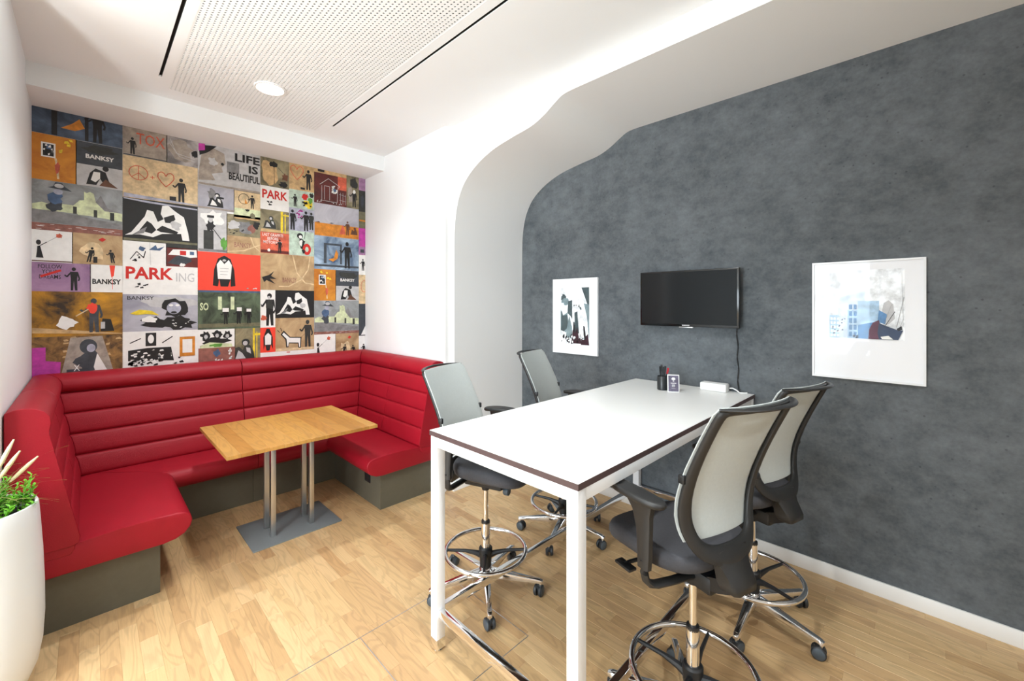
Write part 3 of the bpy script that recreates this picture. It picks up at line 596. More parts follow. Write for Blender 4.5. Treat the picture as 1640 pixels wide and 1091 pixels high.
for (x0, x1, z0, z1, g, cmds) in TILES:
    W, H = x1-x0, z1-z0; g0 = .0012
    t = Tile(lambda x, y, d, x0=x0, z0=z0, W=W, H=H: (x0+x*W, -.003-d, z0+y*H), W-2*g0*0, H)
    mi = t.mi(g)
    x0 = x0-(.004 if x0 > -.28 else 0); z0 = z0-(.003 if z0 > 1.11 else 0); x1 = x1+(.001 if x1 < 2.29 else 0)
    box(t.bm, x0, -.003, z0, x1, -.0002, z1)
    t.draw(cmds)
    o = t.build('picture_panel', mural)

# ================================================================== BANQUETTE
SIDE = {'L': lambda d, s, z: (XL+.003+d, s, z), 'R': lambda d, s, z: (XR-.003-d, s, z), 'B': lambda d, s, z: (s, YM-.008-d, z)}
def sweep(side, pr, s0, s1, bevel0=0, bevel1=0):
    bm = bmesh.new(); f = SIDE[side]
    a = [bm.verts.new(f(d, s0(d), z)) for d, z in pr]; b = [bm.verts.new(f(d, s1(d), z)) for d, z in pr]
    n = len(pr)
    for i in range(n): bm.faces.new((a[i], a[(i+1) % n], b[(i+1) % n], b[i]))
    fa = bm.faces.new(a[::-1]); fb = bm.faces.new(b)
    for fc, bv in ((fa, bevel0), (fb, bevel1)):
        if bv: bmesh.ops.bevel(bm, geom=list(fc.edges), offset=bv, segments=3, profile=.6, affect='EDGES')
    return bm
SEAT = [(.01, .305), (.60, .305), (.655, .31), (.70, .332), (.727, .365), (.736, .40), (.728, .432), (.705, .453), (.665, .463), (.55, .466), (.40, .462), (.30, .455), (.22, .446), (.01, .44)]
def core(kd): return [(d*kd, z) for d, z in ((0.002, .40), (.225, .40), (.242, .425), (.244, .46), (.128, 1.05), (.132, 1.10), (.12, 1.14), (.09, 1.168), (.05, 1.176), (.002, 1.165))]
P0, P1 = (.250, .452), (.134, 1.052)
def panels(kd):
    out = []
    for i in range(4):
        a = [P0[j]+(P1[j]-P0[j])*i/4 for j in (0, 1)]; b = [P0[j]+(P1[j]-P0[j])*(i+1)/4 for j in (0, 1)]
        pts = []
        for k in range(10):
            t = (0, .03, .07, .16, .35, .65, .84, .93, .97, 1)[k]; bl = (-.006, .001, .0055, .0085, .0105, .0105, .0085, .0055, .001, -.006)[k]
            pts.append(((a[0]+(b[0]-a[0])*t+bl)*kd, a[1]+(b[1]-a[1])*(.006+.988*t)+bl*.19))
        pts += [((b[0]-.03)*kd, b[1]-.002), ((a[0]-.03)*kd, a[1]+.002)]
        out.append(pts)
    top = [(.131, 1.053), (.146, 1.062), (.156, 1.085), (.157, 1.11), (.150, 1.138), (.133, 1.162), (.105, 1.180), (.070, 1.187), (.035, 1.184), (.006, 1.172), (.006, 1.12), (.10, 1.055)]
    out.append([(d*kd, z) for d, z in top])
    return out
const = lambda v: (lambda d: v)
def banquette(side, label, segs, s0, s1, kick0, kick1, kick_d, kd, seat_lim0, seat_lim1, ends=(0, 0), plate=False):
    r = empty('banquette', SIDE[side](.35, (kick0+kick1)/2, 0), 0, label, 'bench')
    inv = Matrix.Translation(-Vector(r.location))
    def add(name, bm, m, lab=None):
        bmesh.ops.transform(bm, matrix=inv, verts=bm.verts); return obj(name, bm, m, r, lab, angle=50)
    kb = sweep(side, [(.01, 0), (kick_d, 0), (kick_d, .304), (.01, .304)], const(kick0), const(kick1))
    add('plinth', kb, kick_mat, 'grey brown laminate plinth')
    add('seat_cushion', sweep(side, SEAT, seat_lim0, seat_lim1, .010 if ends[0] else .004, .010 if ends[1] else .004), leather)
    add('backrest', sweep(side, core(kd), s0, s1, .006 if ends[0] else 0, .006 if ends[1] else 0), leather)
    for (a, b) in segs:
        for pr in panels(kd):
            add('back_panel', sweep(side, pr, a, b, .003, .003), leather)
    if ends[0]:
        epr = [(.004, .446), (.235, .446), (.256, .458), (.262, .49), (.146, 1.045), (.154, 1.07), (.158, 1.10), (.153, 1.135), (.134, 1.163), (.105, 1.181), (.07, 1.188), (.035, 1.185), (.004, 1.172)]
        add('end_panel', sweep(side, epr, const(3.160), const(3.171), .004, 0), leather)
    if plate:
        q = SIDE[side](kick_d, 3.48, 0)
        bm = mbox(q[0]-.006, 3.40, .17, q[0]+.0, 3.50, .27, bev=.003); box(bm, q[0]-.0075, 3.42, .19, q[0]-.005, 3.48, .25)
        bmesh.ops.transform(bm, matrix=inv, verts=bm.verts)
        obj('power_socket', bm, black_dk, r, 'black floor level socket plate')
    return r
KB = 1.3
g = .0025
sideend = lambda d: YM-.008-d*KB-g            # mitre for the side backrests
backstart = lambda d: XL+.003+d/KB+g
backend = lambda d: XR-.003-d/KB-g
seat_side_end = lambda d: YM-.008-d-.001
for sd, lb in (('L', 'red leather bench along the left wall with its near end beside the white planter'), ('R', 'red leather bench along the right white wall behind the nearest grey chair')):
    banquette(sd, lb, [(const(3.171), const(3.848)), (const(3.852), sideend)], const(3.167), lambda d: YM-.008-d*KB-.004, 3.23, 4.14, .59, 1.0,
              const(3.17), seat_side_end, (1, 0), plate=(sd == 'R'))
banquette('B', 'red leather bench under the mural, left of the middle seam', [(backstart, const(1.002))], lambda d: XL+.003+d/KB+.004, const(1.004), XL+.01, 1.004, .565, KB,
          lambda d: XL+.003+d+.001, const(1.0035), (0, 0))
banquette('B', 'red leather bench under the mural, right of the middle seam', [(const(1.008), backend)], const(1.006), lambda d: XR-.003-d/KB-.004, 1.006, XR-.01, .565, KB,
          const(1.0065), lambda d: XR-.003-d-.001, (0, 0))

# ================================================================== WOODEN CAFE TABLE
ct = empty('cafe_table', (1.105, 3.52, 0), 0, 'small oak topped table with steel double column foot inside the red booth', 'table')
TX0, TX1, TY0, TY1 = -.5, .5, -.44, .45
nb = 13; rr = random.Random(5); x = TX0; wsum = [rr.uniform(.7, 1.3) for _ in range(nb)]; tot = sum(wsum)
for k, q in enumerate(wsum):
    wd = q/tot*(TX1-TX0)
    obj('board', mbox(x+.0002, TY0, .735, x+wd-.0002, TY1, .76, bev=.0012, seg=1), table_oak, ct); x += wd
for px in (-.15, .118):
    for py in (-.11, .05):
        obj('post', mbox(px-.0165, py-.0165, .010, px+.0165, py+.0165, .732, bev=.0015), steel, ct, 'brushed steel square post')
    obj('top_bracket', mbox(px-.03, -.30, .729, px+.03, .26, .7345), steel, ct)
obj('foot_plate', mbox(-.308, -.24, .0, .302, .23, .0095, bev=.0015), base_grey, ct, 'grey powder coated foot plate')

# ================================================================== BAR TABLE
bt = empty('bar_table', (2.22, 1.31, 0), 0, 'tall white bar height table with dark brown edge reaching the grey wall', 'table')
HX, HY = 1.028, .449
bm = mbox(-HX, -HY, 1.0555, HX, HY, 1.0785)
obj('tabletop', bm, edge_br, bt, 'tabletop core with dark brown edge')
bm = mbox(-HX+.0012, -HY+.0012, 1.0786, HX-.0012, HY-.0012, 1.0800)
obj('top_sheet', bm, tabletop_w, bt, 'white laminate sheet')
LG = .05
for sx in (-1, 1):
    for sy in (-1, 1):
        x0 = sx*(HX-.005)-(LG if sx > 0 else 0); y0 = sy*(HY-.005)-(LG if sy > 0 else 0)
        lg = obj('leg', mbox(x0, y0, .045, x0+LG, y0+LG, 1.0550, bev=.0015), white_metal, bt)
        bm = mbox(x0-.0008, y0-.0008, .012, x0+LG+.0008, y0+LG+.0008, .062, bev=.001); lathe(bm, [(0, 0), (.02, 0), (.022, .004), (.014, .013)], 16, (x0+LG/2, y0+LG/2, 0))
        obj('foot_cap', bm, chrome, lg, 'polished foot cap')
for sy in (-1, 1):
    y0 = sy*(HY-.005)-(LG if sy > 0 else 0)
    obj('apron_rail', mbox(-HX+.0555, y0+.001, 1.005, HX-.0555, y0+LG-.001, 1.0550, bev=.0015), white_metal, bt)
for sx in (-1, 1):
    x0 = sx*(HX-.005)-(LG if sx > 0 else 0)
    obj('apron_rail', mbox(x0+.001, -HY+.0555, 1.005, x0+LG-.001, HY-.0555, 1.0550, bev=.0015), white_metal, bt)
def footrail(x0, y0, x1, y1): obj('foot_rail', mbox(x0, y0, .168, x1, y1, .208, bev=.0015), chrome, bt, 'polished chrome foot rail')
footrail(-HX+.056, HY-.045, HX-.056, HY-.015); footrail(-HX+.056, -HY+.015, HX-.056, -HY+.045)
footrail(-HX+.015, -HY+.056, -HX+.045, HY-.056); footrail(HX-.045, -HY+.056, HX-.015, HY-.056)

# ================================================================== DRAFTING CHAIRS
BACKY = [(.60, -.205), (.66, -.192), (.72, -.165), (.78, -.138), (.84, -.122), (.90, -.118), (.96, -.125), (1.02, -.142), (1.1, -.172), (1.2, -.218), (1.33, -.285)]
def by(x, z): return interp(BACKY, z)+.032*(x/.21)**2
OUT = [(.208, 1.322), (.212, 1.30), (.214, 1.25), (.216, 1.15), (.219, 1.05), (.219, .97), (.215, .90), (.205, .85), (.186, .80), (.158, .762), (.12, .738), (.07, .722), (0, .716)]
INN = [(.172, 1.298), (.179, 1.288), (.180, 1.24), (.179, 1.15), (.175, 1.05), (.169, .97), (.161, .90), (.150, .86), (.134, .825), (.110, .803), (.08, .793), (.04, .790), (0, .790)]
def arm_leg(ang, r):
    """one chrome leg of the five star base with its castor"""
    c, s = math.cos(ang), math.sin(ang)
    rot = Matrix.Rotation(ang, 4, 'Z')
    bm = bmesh.new(); secs = [(.028, .027, .078, .126), (.12, .024, .079, .117), (.25, .018, .079, .103), (.325, .016, .076, .096), (.344, .012, .073, .090)]
    prev = None
    for (x, hw, z0, z1) in secs:
        v = [bm.verts.new((x, -hw, z0)), bm.verts.new((x, hw, z0)), bm.verts.new((x, hw*.8, z1)), bm.verts.new((x, -hw*.8, z1))]
        if prev:
            for i in range(4): bm.faces.new((prev[i], prev[(i+1) % 4], v[(i+1) % 4], v[i]))
        else: bm.faces.new(v[::-1])
        prev = v
    bm.faces.new(prev)
    bmesh.ops.bevel(bm, geom=list(bm.edges), offset=.0025, segments=2, profile=.5, affect='EDGES')
    lathe(bm, [(0, .05), (.009, .05), (.0105, .082), (0, .084)], 12, (.328, 0, 0))
    bmesh.ops.transform(bm, matrix=rot, verts=bm.verts)
    leg = obj('leg', bm, chrome, r, 'polished chrome star leg')
    bm = bmesh.new(); tw = ang*1.7+.9
    for sd in (-1, 1):
        lathe(bm, [(0, sd*.006), (.0285, sd*.006), (.0315, sd*.010), (.0315, sd*.020), (.027, sd*.024)], 20, (0, 0, .0315), 0, 'Y')
        lathe(bm, [(.027, sd*.024), (.024, sd*.0262), (0, sd*.0268)], 20, (0, 0, .0315), 1, 'Y')
    box(bm, -.024, -.008, .030, .014, .008, .060, bev=.004, mi=0)
    lathe(bm, [(0, .045), (.011, .045), (.011, .062), (0, .062)], 12, (.008, 0, 0))
    bmesh.ops.transform(bm, matrix=Matrix.Translation((.320*c, .320*s, 0)) @ Matrix.Rotation(tw, 4, 'Z'), verts=bm.verts)
    obj('castor', bm, [rubber, hubgrey], leg, 'dark twin wheel castor')
def ring_pts(R, z, n=56): return [(R*math.cos(2*PI*i/n), R*math.sin(2*PI*i/n), z) for i in range(n)]

def make_chair():
    r = empty('drafting_chair')
    # lower, fixed half
    for k in range(5): arm_leg(k*2*PI/5, r)
    bm = bmesh.new(); lathe(bm, [(0, .072), (.036, .072), (.043, .08), (.044, .115), (.036, .130), (.03, .136), (0, .136)], 28)
    obj('base_hub', bm, chrome, r, 'chrome hub')
    bm = bmesh.new(); tube(bm, ring_pts(.238, .232), .0125, 10, True)
    ring = obj('foot_ring', bm, chrome, r, 'chrome foot ring')
    bm = bmesh.new(); lathe(bm, [(.0262, .135), (.034, .14), (.036, .19), (.040, .225), (.040, .246), (.034, .253), (.0262, .253)], 24)
    for k in range(4):
        a = k*PI/2+.1
        q = lambda rr_, z: (rr_*math.cos(a), rr_*math.sin(a), z)
        tube(bm, [q(.028, .205), q(.06, .216), (q(.12, .228)), q(.235, .233)], [.021, .016, .0105, .0085], 8, sx=.85)
    obj('ring_spider', bm, black_dk, ring, 'black four arm spider')
    bm = bmesh.new(); lathe(bm, [(0, .08), (.0258, .08), (.0258, .398), (.0245, .404), (0, .404)], 24)
    obj('gas_column', bm, chrome, r, 'polished outer column')
    bm = bmesh.new(); lathe(bm, [(.015, .38), (.015, .60)], 18); lathe(bm, [(.0262, .395), (.025, .409), (.015, .409)], 18, mi=1)
    piston = obj('piston_rod', bm, [chrome, black_dk], r)
    # upper half, in the frame of the seat
    up = []
    bm = bmesh.new()
    nn = 40; rows = []
    lev = [(.676, .80), (.680, .90), (.690, .965), (.710, 1.0), (.730, .995), (.745, .965), (.753, .90), (.7565, .75), (.756, .5), (.754, .25)]
    for z, s in lev:
        row = []
        for i in range(nn):
            t = 2*PI*i/nn; cx_, sy_ = math.cos(t), math.sin(t)
            px = .243*math.copysign(abs(cx_)**.55, cx_)*s; py = .082+.228*math.copysign(abs(sy_)**.55, sy_)*s
            px *= 1-.10*max(0, -(py)/.15)
            zz = z-.030*max(0, (py-.10)/.2)**2*(1 if z > .67 else .3) - (.008*(1-(px/.24)**2)*(1 if s < .93 and z > .7 else 0))
            row.append(bm.verts.new((px, py, zz)))
        rows.append(row)
    for A, B in zip(rows, rows[1:]):
        for i in range(nn): bm.faces.new((A[i], A[(i+1) % nn], B[(i+1) % nn], B[i]))
    bm.faces.new(rows[0][::-1]); bm.faces.new(rows[-1])
    seat = obj('seat', bm, seat_f, r, 'charcoal fabric seat pad', angle=60); up.append(seat)
    bm = bmesh.new(); rows = []
    for z, s in ((.640, .42), (.645, .55), (.662, .78), (.677, .86)):
        row = []
        for i in range(nn):
            t = 2*PI*i/nn; cx_, sy_ = math.cos(t), math.sin(t)
            row.append(bm.verts.new((.243*math.copysign(abs(cx_)**.6, cx_)*s, .08+.22*math.copysign(abs(sy_)**.6, sy_)*s, z)))
        rows.append(row)
    for A, B in zip(rows, rows[1:]):
        for i in range(nn): bm.faces.new((A[i], A[(i+1) % nn], B[(i+1) % nn], B[i]))
    bm.faces.new(rows[0][::-1]); bm.faces.new(rows[-1])
    up.append(obj('seat_shell', bm, black_pl, r, angle=60))
    # mechanism box under the seat and the arm that carries the back
    bm = bmesh.new(); box(bm, -.055, -.12, .572, .055, .13, .640, bev=.012)
    lathe(bm, [(0, .545), (.022, .545), (.028, .575), (0, .575)], 18)
    prev = None
    for (y, hw, z0, z1) in ((-.10, .05, .590, .640), (-.15, .052, .605, .660), (-.20, .055, .632, .685)):
        v = [bm.verts.new((-hw, y, z0)), bm.verts.new((hw, y, z0)), bm.verts.new((hw, y, z1)), bm.verts.new((-hw, y, z1))]
        if prev:
            for i in range(4): bm.faces.new((prev[i], prev[(i+1) % 4], v[(i+1) % 4], v[i]))
        prev = v
    bm.faces.new(prev)
    up.append(obj('tilt_mechanism', bm, black_dk, r))
    bm = bmesh.new(); lathe(bm, [(0, 0), (.021, 0), (.024, .006), (.024, .03), (.018, .034), (0, .034)], 20, (0, .125, .560), 0, 'Y')
    tube(bm, [(0, .10, .585), (0, .135, .562)], .012, 8)
    up.append(obj('tension_knob', bm, hubgrey, r, 'round grey tension knob'))
    bm = bmesh.new(); tube(bm, [(-.05, .12, .612), (-.20, .14, .612), (-.235, .14, .612)], .008, 8)
    box(bm, -.255, .09, .606, -.215, .175, .618, bev=.004)
    up.append(obj('adjustment_lever', bm, black_dk, r, 'black paddle lever'))
    # back frame
    loop_o = OUT+[(-x, z) for x, z in OUT[-2::-1]]; loop_i = INN+[(-x, z) for x, z in INN[-2::-1]]
    bm = bmesh.new(); L_ = []
    n = len(loop_o)
    for (o_, i_) in zip(loop_o, loop_i):
        m_ = ((o_[0]+i_[0])/2, (o_[1]+i_[1])/2)
        q = []
        for (x, z), d in ((o_, -.012), (m_, -.010), (i_, -.012), (i_, -.028), (m_, -.040), (o_, -.030)):
            q.append(bm.verts.new((x, by(x, z)+d, z)))
        L_.append(q)
    for k in range(n-1):
        for j in range(6): bm.faces.new((L_[k][j], L_[k][(j+1) % 6], L_[k+1][(j+1) % 6], L_[k+1][j]))
    # top bar joins the two ends
    tops = []
    for t in range(1, 8):
        f = t/8; q = []
        for j in range(6):
            a, b = L_[-1][j].co, L_[0][j].co; x = a.x+(b.x-a.x)*f
            z = a.z + (b.z-a.z)*f; dy = (a.y-by(a.x, a.z))
            q.append(bm.verts.new((x, by(x, z)+dy, z)))
        tops.append(q)
    seq = [L_[-1]]+tops+[L_[0]]
    for A, B in zip(seq, seq[1:]):
        for j in range(6): bm.faces.new((A[j], A[(j+1) % 6], B[(j+1) % 6], B[j]))
    fr_ = obj('back_frame', bm, black_pl, r, 'black moulded U shaped frame', angle=70)
    md = fr_.modifiers.new('s', 'SUBSURF'); md.levels = 1; md.render_levels = 1
    up.append(fr_)
    # spine block
    bm = bmesh.new(); prev = None
    for (z, hw, y0, y1) in ((.628, .048, -.222, -.17), (.638, .060, -.232, -.165), (.66, .067, -.230, -.155), (.69, .069, -.214, -.150), (.715, .074, -.198, -.148), (.745, .088, -.182, -.150), (.775, .09, -.172, -.150)):
        v = [bm.verts.new(p) for p in ((-hw, y1, z), (-hw, y0+.012, z), (-hw+.014, y0, z), (hw-.014, y0, z), (hw, y0+.012, z), (hw, y1, z))]
        if prev:
            for i in range(6): bm.faces.new((prev[i], prev[(i+1) % 6], v[(i+1) % 6], v[i]))
        else: bm.faces.new(v[::-1])
        prev = v
    bm.faces.new(prev)
    up.append(obj('back_spine', bm, black_pl, r, angle=50))
    # fabric
    bm = bmesh.new(); gx, gz = 14, 22; G = []
    for j in range(gz+1):
        z = .812+(1.326-.812)*j/gz
        hw = interp([(zz, xx) for xx, zz in OUT[::-1]], z)+.0005
        if j == gz: hw -= .012
        G.append([bm.verts.new((hw*(2*i/gx-1), by(hw*(2*i/gx-1), z)-.0085, z)) for i in range(gx+1)])
    for j in range(gz):
        for i in range(gx): bm.faces.new((G[j][i], G[j][i+1], G[j+1][i+1], G[j+1][i]))
    fb = obj('back_mesh', bm, fabric_g, r, 'light grey mesh fabric')
    md = fb.modifiers.new('t', 'SOLIDIFY'); md.thickness = .005; md.offset = 0
    md = fb.modifiers.new('b', 'BEVEL'); md.width = .002; md.segments = 2; md.limit_method = 'ANGLE'
    up.append(fb)
    # grab handle behind the top edge
    pts = []
    for k in range(17):
        t = -1+2*k/16; x = .202*t
        pts.append((x, by(x, 1.322)-.012-.052*(1-abs(t)**2.6), 1.324-.004*abs(t)))
    bm = bmesh.new(); tube(bm, pts, [.008]+[.011]*15+[.008], 10, sx=1.15, sy=.62)
    up.append(obj('grab_handle', bm, black_pl, r, 'curved black grab handle'))
    # lumbar slider knobs
    for sd in (-1, 1):
        bm = bmesh.new(); box(bm, sd*.218-.009, by(.21, 1.05)-.022, 1.035, sd*.218+.009, by(.21, 1.05)+.004, 1.066, bev=.004)
        up.append(obj('lumbar_slider', bm, black_dk, r))
    # arm rests
    for sd in (-1, 1):
        bm = bmesh.new(); prev = None     # upright, wide at the top
        for (z, y, hd, hx) in ((.70, -.020, .026, .015), (.76, -.022, .028, .016), (.84, -.020, .032, .016), (.90, -.012, .042, .017), (.935, .0, .062, .020), (.945, .005, .07, .022)):
            v = [bm.verts.new((sd*.287+a*hx, y+b*hd, z)) for a, b in ((-1, -.7), (-.6, -1), (.6, -1), (1, -.7), (1, .7), (.6, 1), (-.6, 1), (-1, .7))]
            if prev:
                for i in range(8): bm.faces.new((prev[i], prev[(i+1) % 8], v[(i+1) % 8], v[i]))
            else: bm.faces.new(v[::-1])
            prev = v
        bm.faces.new(prev)
        tube(bm, [(sd*.287, -.020, .73), (sd*.287, -.020, .68), (sd*.281, -.021, .655), (sd*.262, -.024, .636), (sd*.235, -.028, .628), (sd*.15, -.034, .620), (sd*.04, -.036, .612)], .017, 10, sx=1.15, sy=.8)
        arm = obj('armrest', bm, black_pl, r, 'black armrest support', angle=50); up.append(arm)
        bm = bmesh.new(); nn2 = 28; rows = []
        for z, s in ((.944, .82), (.947, .93), (.955, 1.0), (.963, .97), (.967, .86), (.968, .6)):
            row = []
            for i in range(nn2):
                t = 2*PI*i/nn2; a, b = math.cos(t), math.sin(t)
                px = .043*math.copysign(abs(a)**.7, a)*s; py = .03+.132*math.copysign(abs(b)**.75, b)*(1-(1-s)*.35)
                row.append(bm.verts.new((sd*.287+px-sd*.012*((py-.03)/.13)**2, py, z-.006*((py-.03)/.13)**2)))
            rows.append(row)
        for A, B in zip(rows, rows[1:]):
            for i in range(nn2): bm.faces.new((A[i], A[(i+1) % nn2], B[(i+1) % nn2], B[i]))
        bm.faces.new(rows[0][::-1]); bm.faces.new(rows[-1])
        obj('arm_pad', bm, black_pl, arm, 'soft black arm pad', angle=60)
    return r, [u.name for u in up]
proto, UP = make_chair()
UPNAMES = set(UP)
def copy_thing(src):
    r = src.copy(); COL.objects.link(r)
    for c0 in list(src.children):
        c = c0.copy(); COL.objects.link(c); c.parent = r; c['_up'] = 1 if c0.name in UPNAMES else 0
        for g0 in c0.children:
            g_ = g0.copy(); COL.objects.link(g_); g_.parent = c
    return r
def place_chair(r, x, y, base_deg, ring_deg, yaw_deg, dz, label, first=False, seat_up=0, back_off=0):
    """facing +Y when yaw is 0; the seat half swivels and lifts on the column"""
    r.location = (x, y, 0); r.rotation_euler = (0, 0, 0)
    tag(r, label, 'chair', 'grey mesh drafting chairs')
    for c in r.children:
        nm = c.name.split('.')[0]
        isup = (c.name in UPNAMES) if first else bool(c['_up'])
        if isup:
            isback = nm in ('back_frame', 'back_spine', 'back_mesh', 'grab_handle', 'lumbar_slider'); ya = R_(yaw_deg)
            bo = back_off if isback else (back_off*1.5 if nm == 'armrest' else 0)
            c.location = (math.sin(ya)*bo, -math.cos(ya)*bo, dz+(0 if isback else seat_up)); c.rotation_euler = (0, 0, ya)
        elif nm in ('leg', 'base_hub'): c.rotation_euler = (0, 0, R_(base_deg))
        elif nm == 'foot_ring': c.rotation_euler = (0, 0, R_(ring_deg))
        if '_up' in c.keys(): del c['_up']
chs = [proto]+[copy_thing(proto) for _ in range(3)]
place_chair(chs[0], 1.72, .68, 36, 0, -17, .035, 'drafting chair nearest the viewer on the right side of the bar table, seen from behind', True)
place_chair(chs[1], 2.56, .69, 39, 60, -16, -.02, 'drafting chair close to the grey wall under the large framed print, seen from behind')
place_chair(chs[2], 1.68, 1.89, 16, 40, 180+19, -.015, 'drafting chair between the red bench and the near left table leg, facing the bar table', seat_up=.065, back_off=.04)
place_chair(chs[3], 2.51, 1.945, -16, 15, 180+18, .01, 'drafting chair below the small black and white print, across the bar table', seat_up=.03)

# ================================================================== ON THE GREY WALL
def picture(name, yc, zc, wd, ht, img, ground, cmds, label, glassy=True):
    """yc is the centre; the wall's picture x axis runs towards -Y"""
    r = empty(name, (XG, yc, zc), 0, label, 'picture')
    bm = bmesh.new(); d0, d1 = -.001, -.022; hw, hh, t = wd/2, ht/2, .010
    for b_ in ((-hw, -hh, -hw+t, hh), (hw-t, -hh, hw, hh), (-hw+t, -hh, hw-t, -hh+t), (-hw+t, hh-t, hw-t, hh)):
        box(bm, d1, b_[0], b_[1], d0, b_[2], b_[3])
    obj('picture_frame', bm, mat('frame_white', srgb(232, 234, 236), .3), r, 'narrow white frame')
    obj('mount_board', mbox(-.012, -hw+t, -hh+t, -.002, hw-t, hh-t), mat('mount_white', srgb(238, 240, 244), .6), r, 'white mount board')
    x0, x1, z0, z1 = img
    t_ = Tile(lambda x, y, d: (-.0125-d*.6, -(x0+x*(x1-x0)), z0+y*(z1-z0)), x1-x0, z1-z0)
    t_.poly(ground, [(0, 0), (1, 0), (1, 1), (0, 1)], False); t_.draw(cmds)
    t_.build('print', r)
    bm = bmesh.new(); bm.faces.new([bm.verts.new(p) for p in ((-.0205, -hw+t, -hh+t), (-.0205, hw-t, -hh+t), (-.0205, hw-t, hh-t), (-.0205, -hw+t, hh-t))])
    obj('glass_pane', bm, glassmat, r)
    return r
MC['F'] = (62, 78, 82); MC['G'] = (120, 140, 146); MC['K'] = (26, 28, 34); MC['W'] = (238, 242, 246); MC['R'] = (52, 26, 38)
picture('small_framed_print', 2.388, 1.590, .517, .715, (-.170, .165, -.268, .272), 'W',
  [('P', 'G', [(0, .05), (0, .62), (.08, .5), (.25, .56), (.3, .34), (.2, .2), (.02, .26)]), ('P', 'F', [(.02, .24), (.04, .6), (.1, .5), (.24, .52), (.28, .3), (.12, .22)]), ('S', 'F', .12, .82, .1, .08), ('S', 'G', .18, .76, .14, .07),
   ('P', 'F', [(.25, .55), (.28, .76), (.42, .78), (.42, .45), (.36, .5)]), ('P', 'F', [(.52, .2), (.5, .56), (.6, .58), (.66, .2)]), ('P', 'K', [(.44, .1), (.46, .4), (.5, .4), (.56, .1)]), ('P', 'F', [(.74, 1), (1, 1), (1, .5), (.93, .72)]), ('P', 'G', [(.82, .72), (1, .7), (1, .1), (.92, .5)]),
   ('P', 'R', [(.4, .06), (.44, .26), (.52, .2), (.6, .3), (.66, .1), (.7, .2), (.74, .02), (.4, .02)]), ('P', 'R', [(.72, 0), (.74, .12), (.86, .14), (.96, .2), (1, 0)]), ('P', 'K', [(.82, .1), (.8, .34), (.85, .32), (.9, .1)]), ('P', 'G', [(.2, .12), (.24, .3), (.32, .5), (.42, .3), (.42, .1)]),
   ('N', 'K', 18, .02, .02, .7, .14, .03), ('N', 'W', 16, .02, .03, .9, .16, .025), ('N', 'F', 6, .5, .6, .75, .7, .02)],
  'smaller framed black and white city print left of the television')
MC['B'] = (90, 140, 190); MC['C'] = (176, 208, 234); MC['D'] = (215, 230, 244); MC['E'] = (44, 62, 92); MC['H'] = (92, 50, 72)
cm = [('P', 'D', [(.12, 0), (.12, .6), (.5, .7), (.5, 0)]), ('B', 'C', .4, 0, .68, .55), ('P', 'B', [(.38, 0), (.4, .2), (.68, .26), (.68, 0)]), ('B', 'C', 0, 0, .14, .34), ('B', 'C', .26, 0, .4, .42)]
for i in range(3):
    for j in range(5): cm.append(('B', 'W', .02+i*.045, .02+j*.062, .05+i*.045, .06+j*.062))
for j in range(5):
    cm += [('B', 'B', .28, .03+j*.1, .325, .1+j*.1), ('B', 'B', .345, .03+j*.1, .385, .1+j*.1)]
cm += [('N', 'E', 10, .02, .02, .3, .3, .012), ('N', 'E', 3, .26, .0, .42, .05, .02), ('P', 'W', [(.68, .2), (.7, .95), (.96, .95), (.98, .2)]), ('P', 'l', [(.72, .42), (.74, .52), (.8, .56), (.86, .5), (.88, .3), (.8, .22), (.74, .2)]),
   ('P', 'B', [(.66, .25), (.68, .42), (.78, .36), (.76, .22)]), ('P', 'H', [(.54, 0), (.55, .14), (.6, .24), (.68, .28), (.72, .1), (.7, 0)]), ('P', 'E', [(.66, .1), (.68, .24), (.76, .2), (.92, .14), (.98, .14), (.92, 0), (.68, 0)]),
   ('P', 'w', [(.7, .04), (.8, .06), (.86, .01), (.72, .01)]), ('L', 'K', [(.76, .2), (.88, .4)], .003), ('L', 'g', [(.9, .18), (.99, .6)], .002), ('L', 'g', [(.94, .18), (1, .34)], .002), ('L', 'g', [(.74, .22), (.84, .5)], .001), ('P', 'K', [(.9, .16), (.96, .2), (.97, .15), (.92, .13)])]
picture('large_framed_print', .274, 1.606, .516, .712, (-.172, .172, -.110, .300), 'W', cm,
  'large white framed print of blue buildings right of the television')

tv = empty('television', (XG, 1.308, 1.746), 0, 'black flat television hung on the grey wall above the bar table', 'television')
bm = mbox(-.085, -.370, -.213, -.058, .370, .213, bev=.003); box(bm, -.058, -.33, -.18, -.035, .33, .17, bev=.006)
obj('casing', bm, mat('tv_gloss', srgb(16, 17, 19), .15), tv)
obj('screen', mbox(-.0865, -.356, -.194, -.0845, .356, .202), screen_m, tv, 'dark glossy screen')
bm = bmesh.new(); box(bm, -.0875, -.052, -.2205, -.070, .052, -.2135, bev=.002)
obj('chrome_lip', bm, steel, tv)
t_ = Tile(lambda x, y, d: (-.0852-d, .03-x*.06, -.209+y*.012), .06, .012, .0001)
t_.draw([('B', 'l', .04, .3, .16, .9), ('B', 'l', .2, .3, .32, .9), ('B', 'l', .36, .3, .5, .9), ('B', 'l', .54, .3, .66, .9), ('B', 'l', .7, .3, .82, .9), ('B', 'l', .86, .3, .96, .9)]); t_.build('logo', tv)
bm = bmesh.new(); box(bm, -.034, -.11, -.10, -.001, .11, .10, bev=.002)
obj('wall_mount', bm, black_dk, tv)

bm = bmesh.new(); pts = []
for k in range(24):
    z = 1.53-k*(1.53-.99)/23; pts.append((XG-.010, .975-.012*k/23+.004*math.sin(k*.9), z))
tube(bm, pts, .0042, 7)
tag(obj('television_cable', bm, black_dk), 'thin black cable hanging down the grey wall from the television', 'cable')

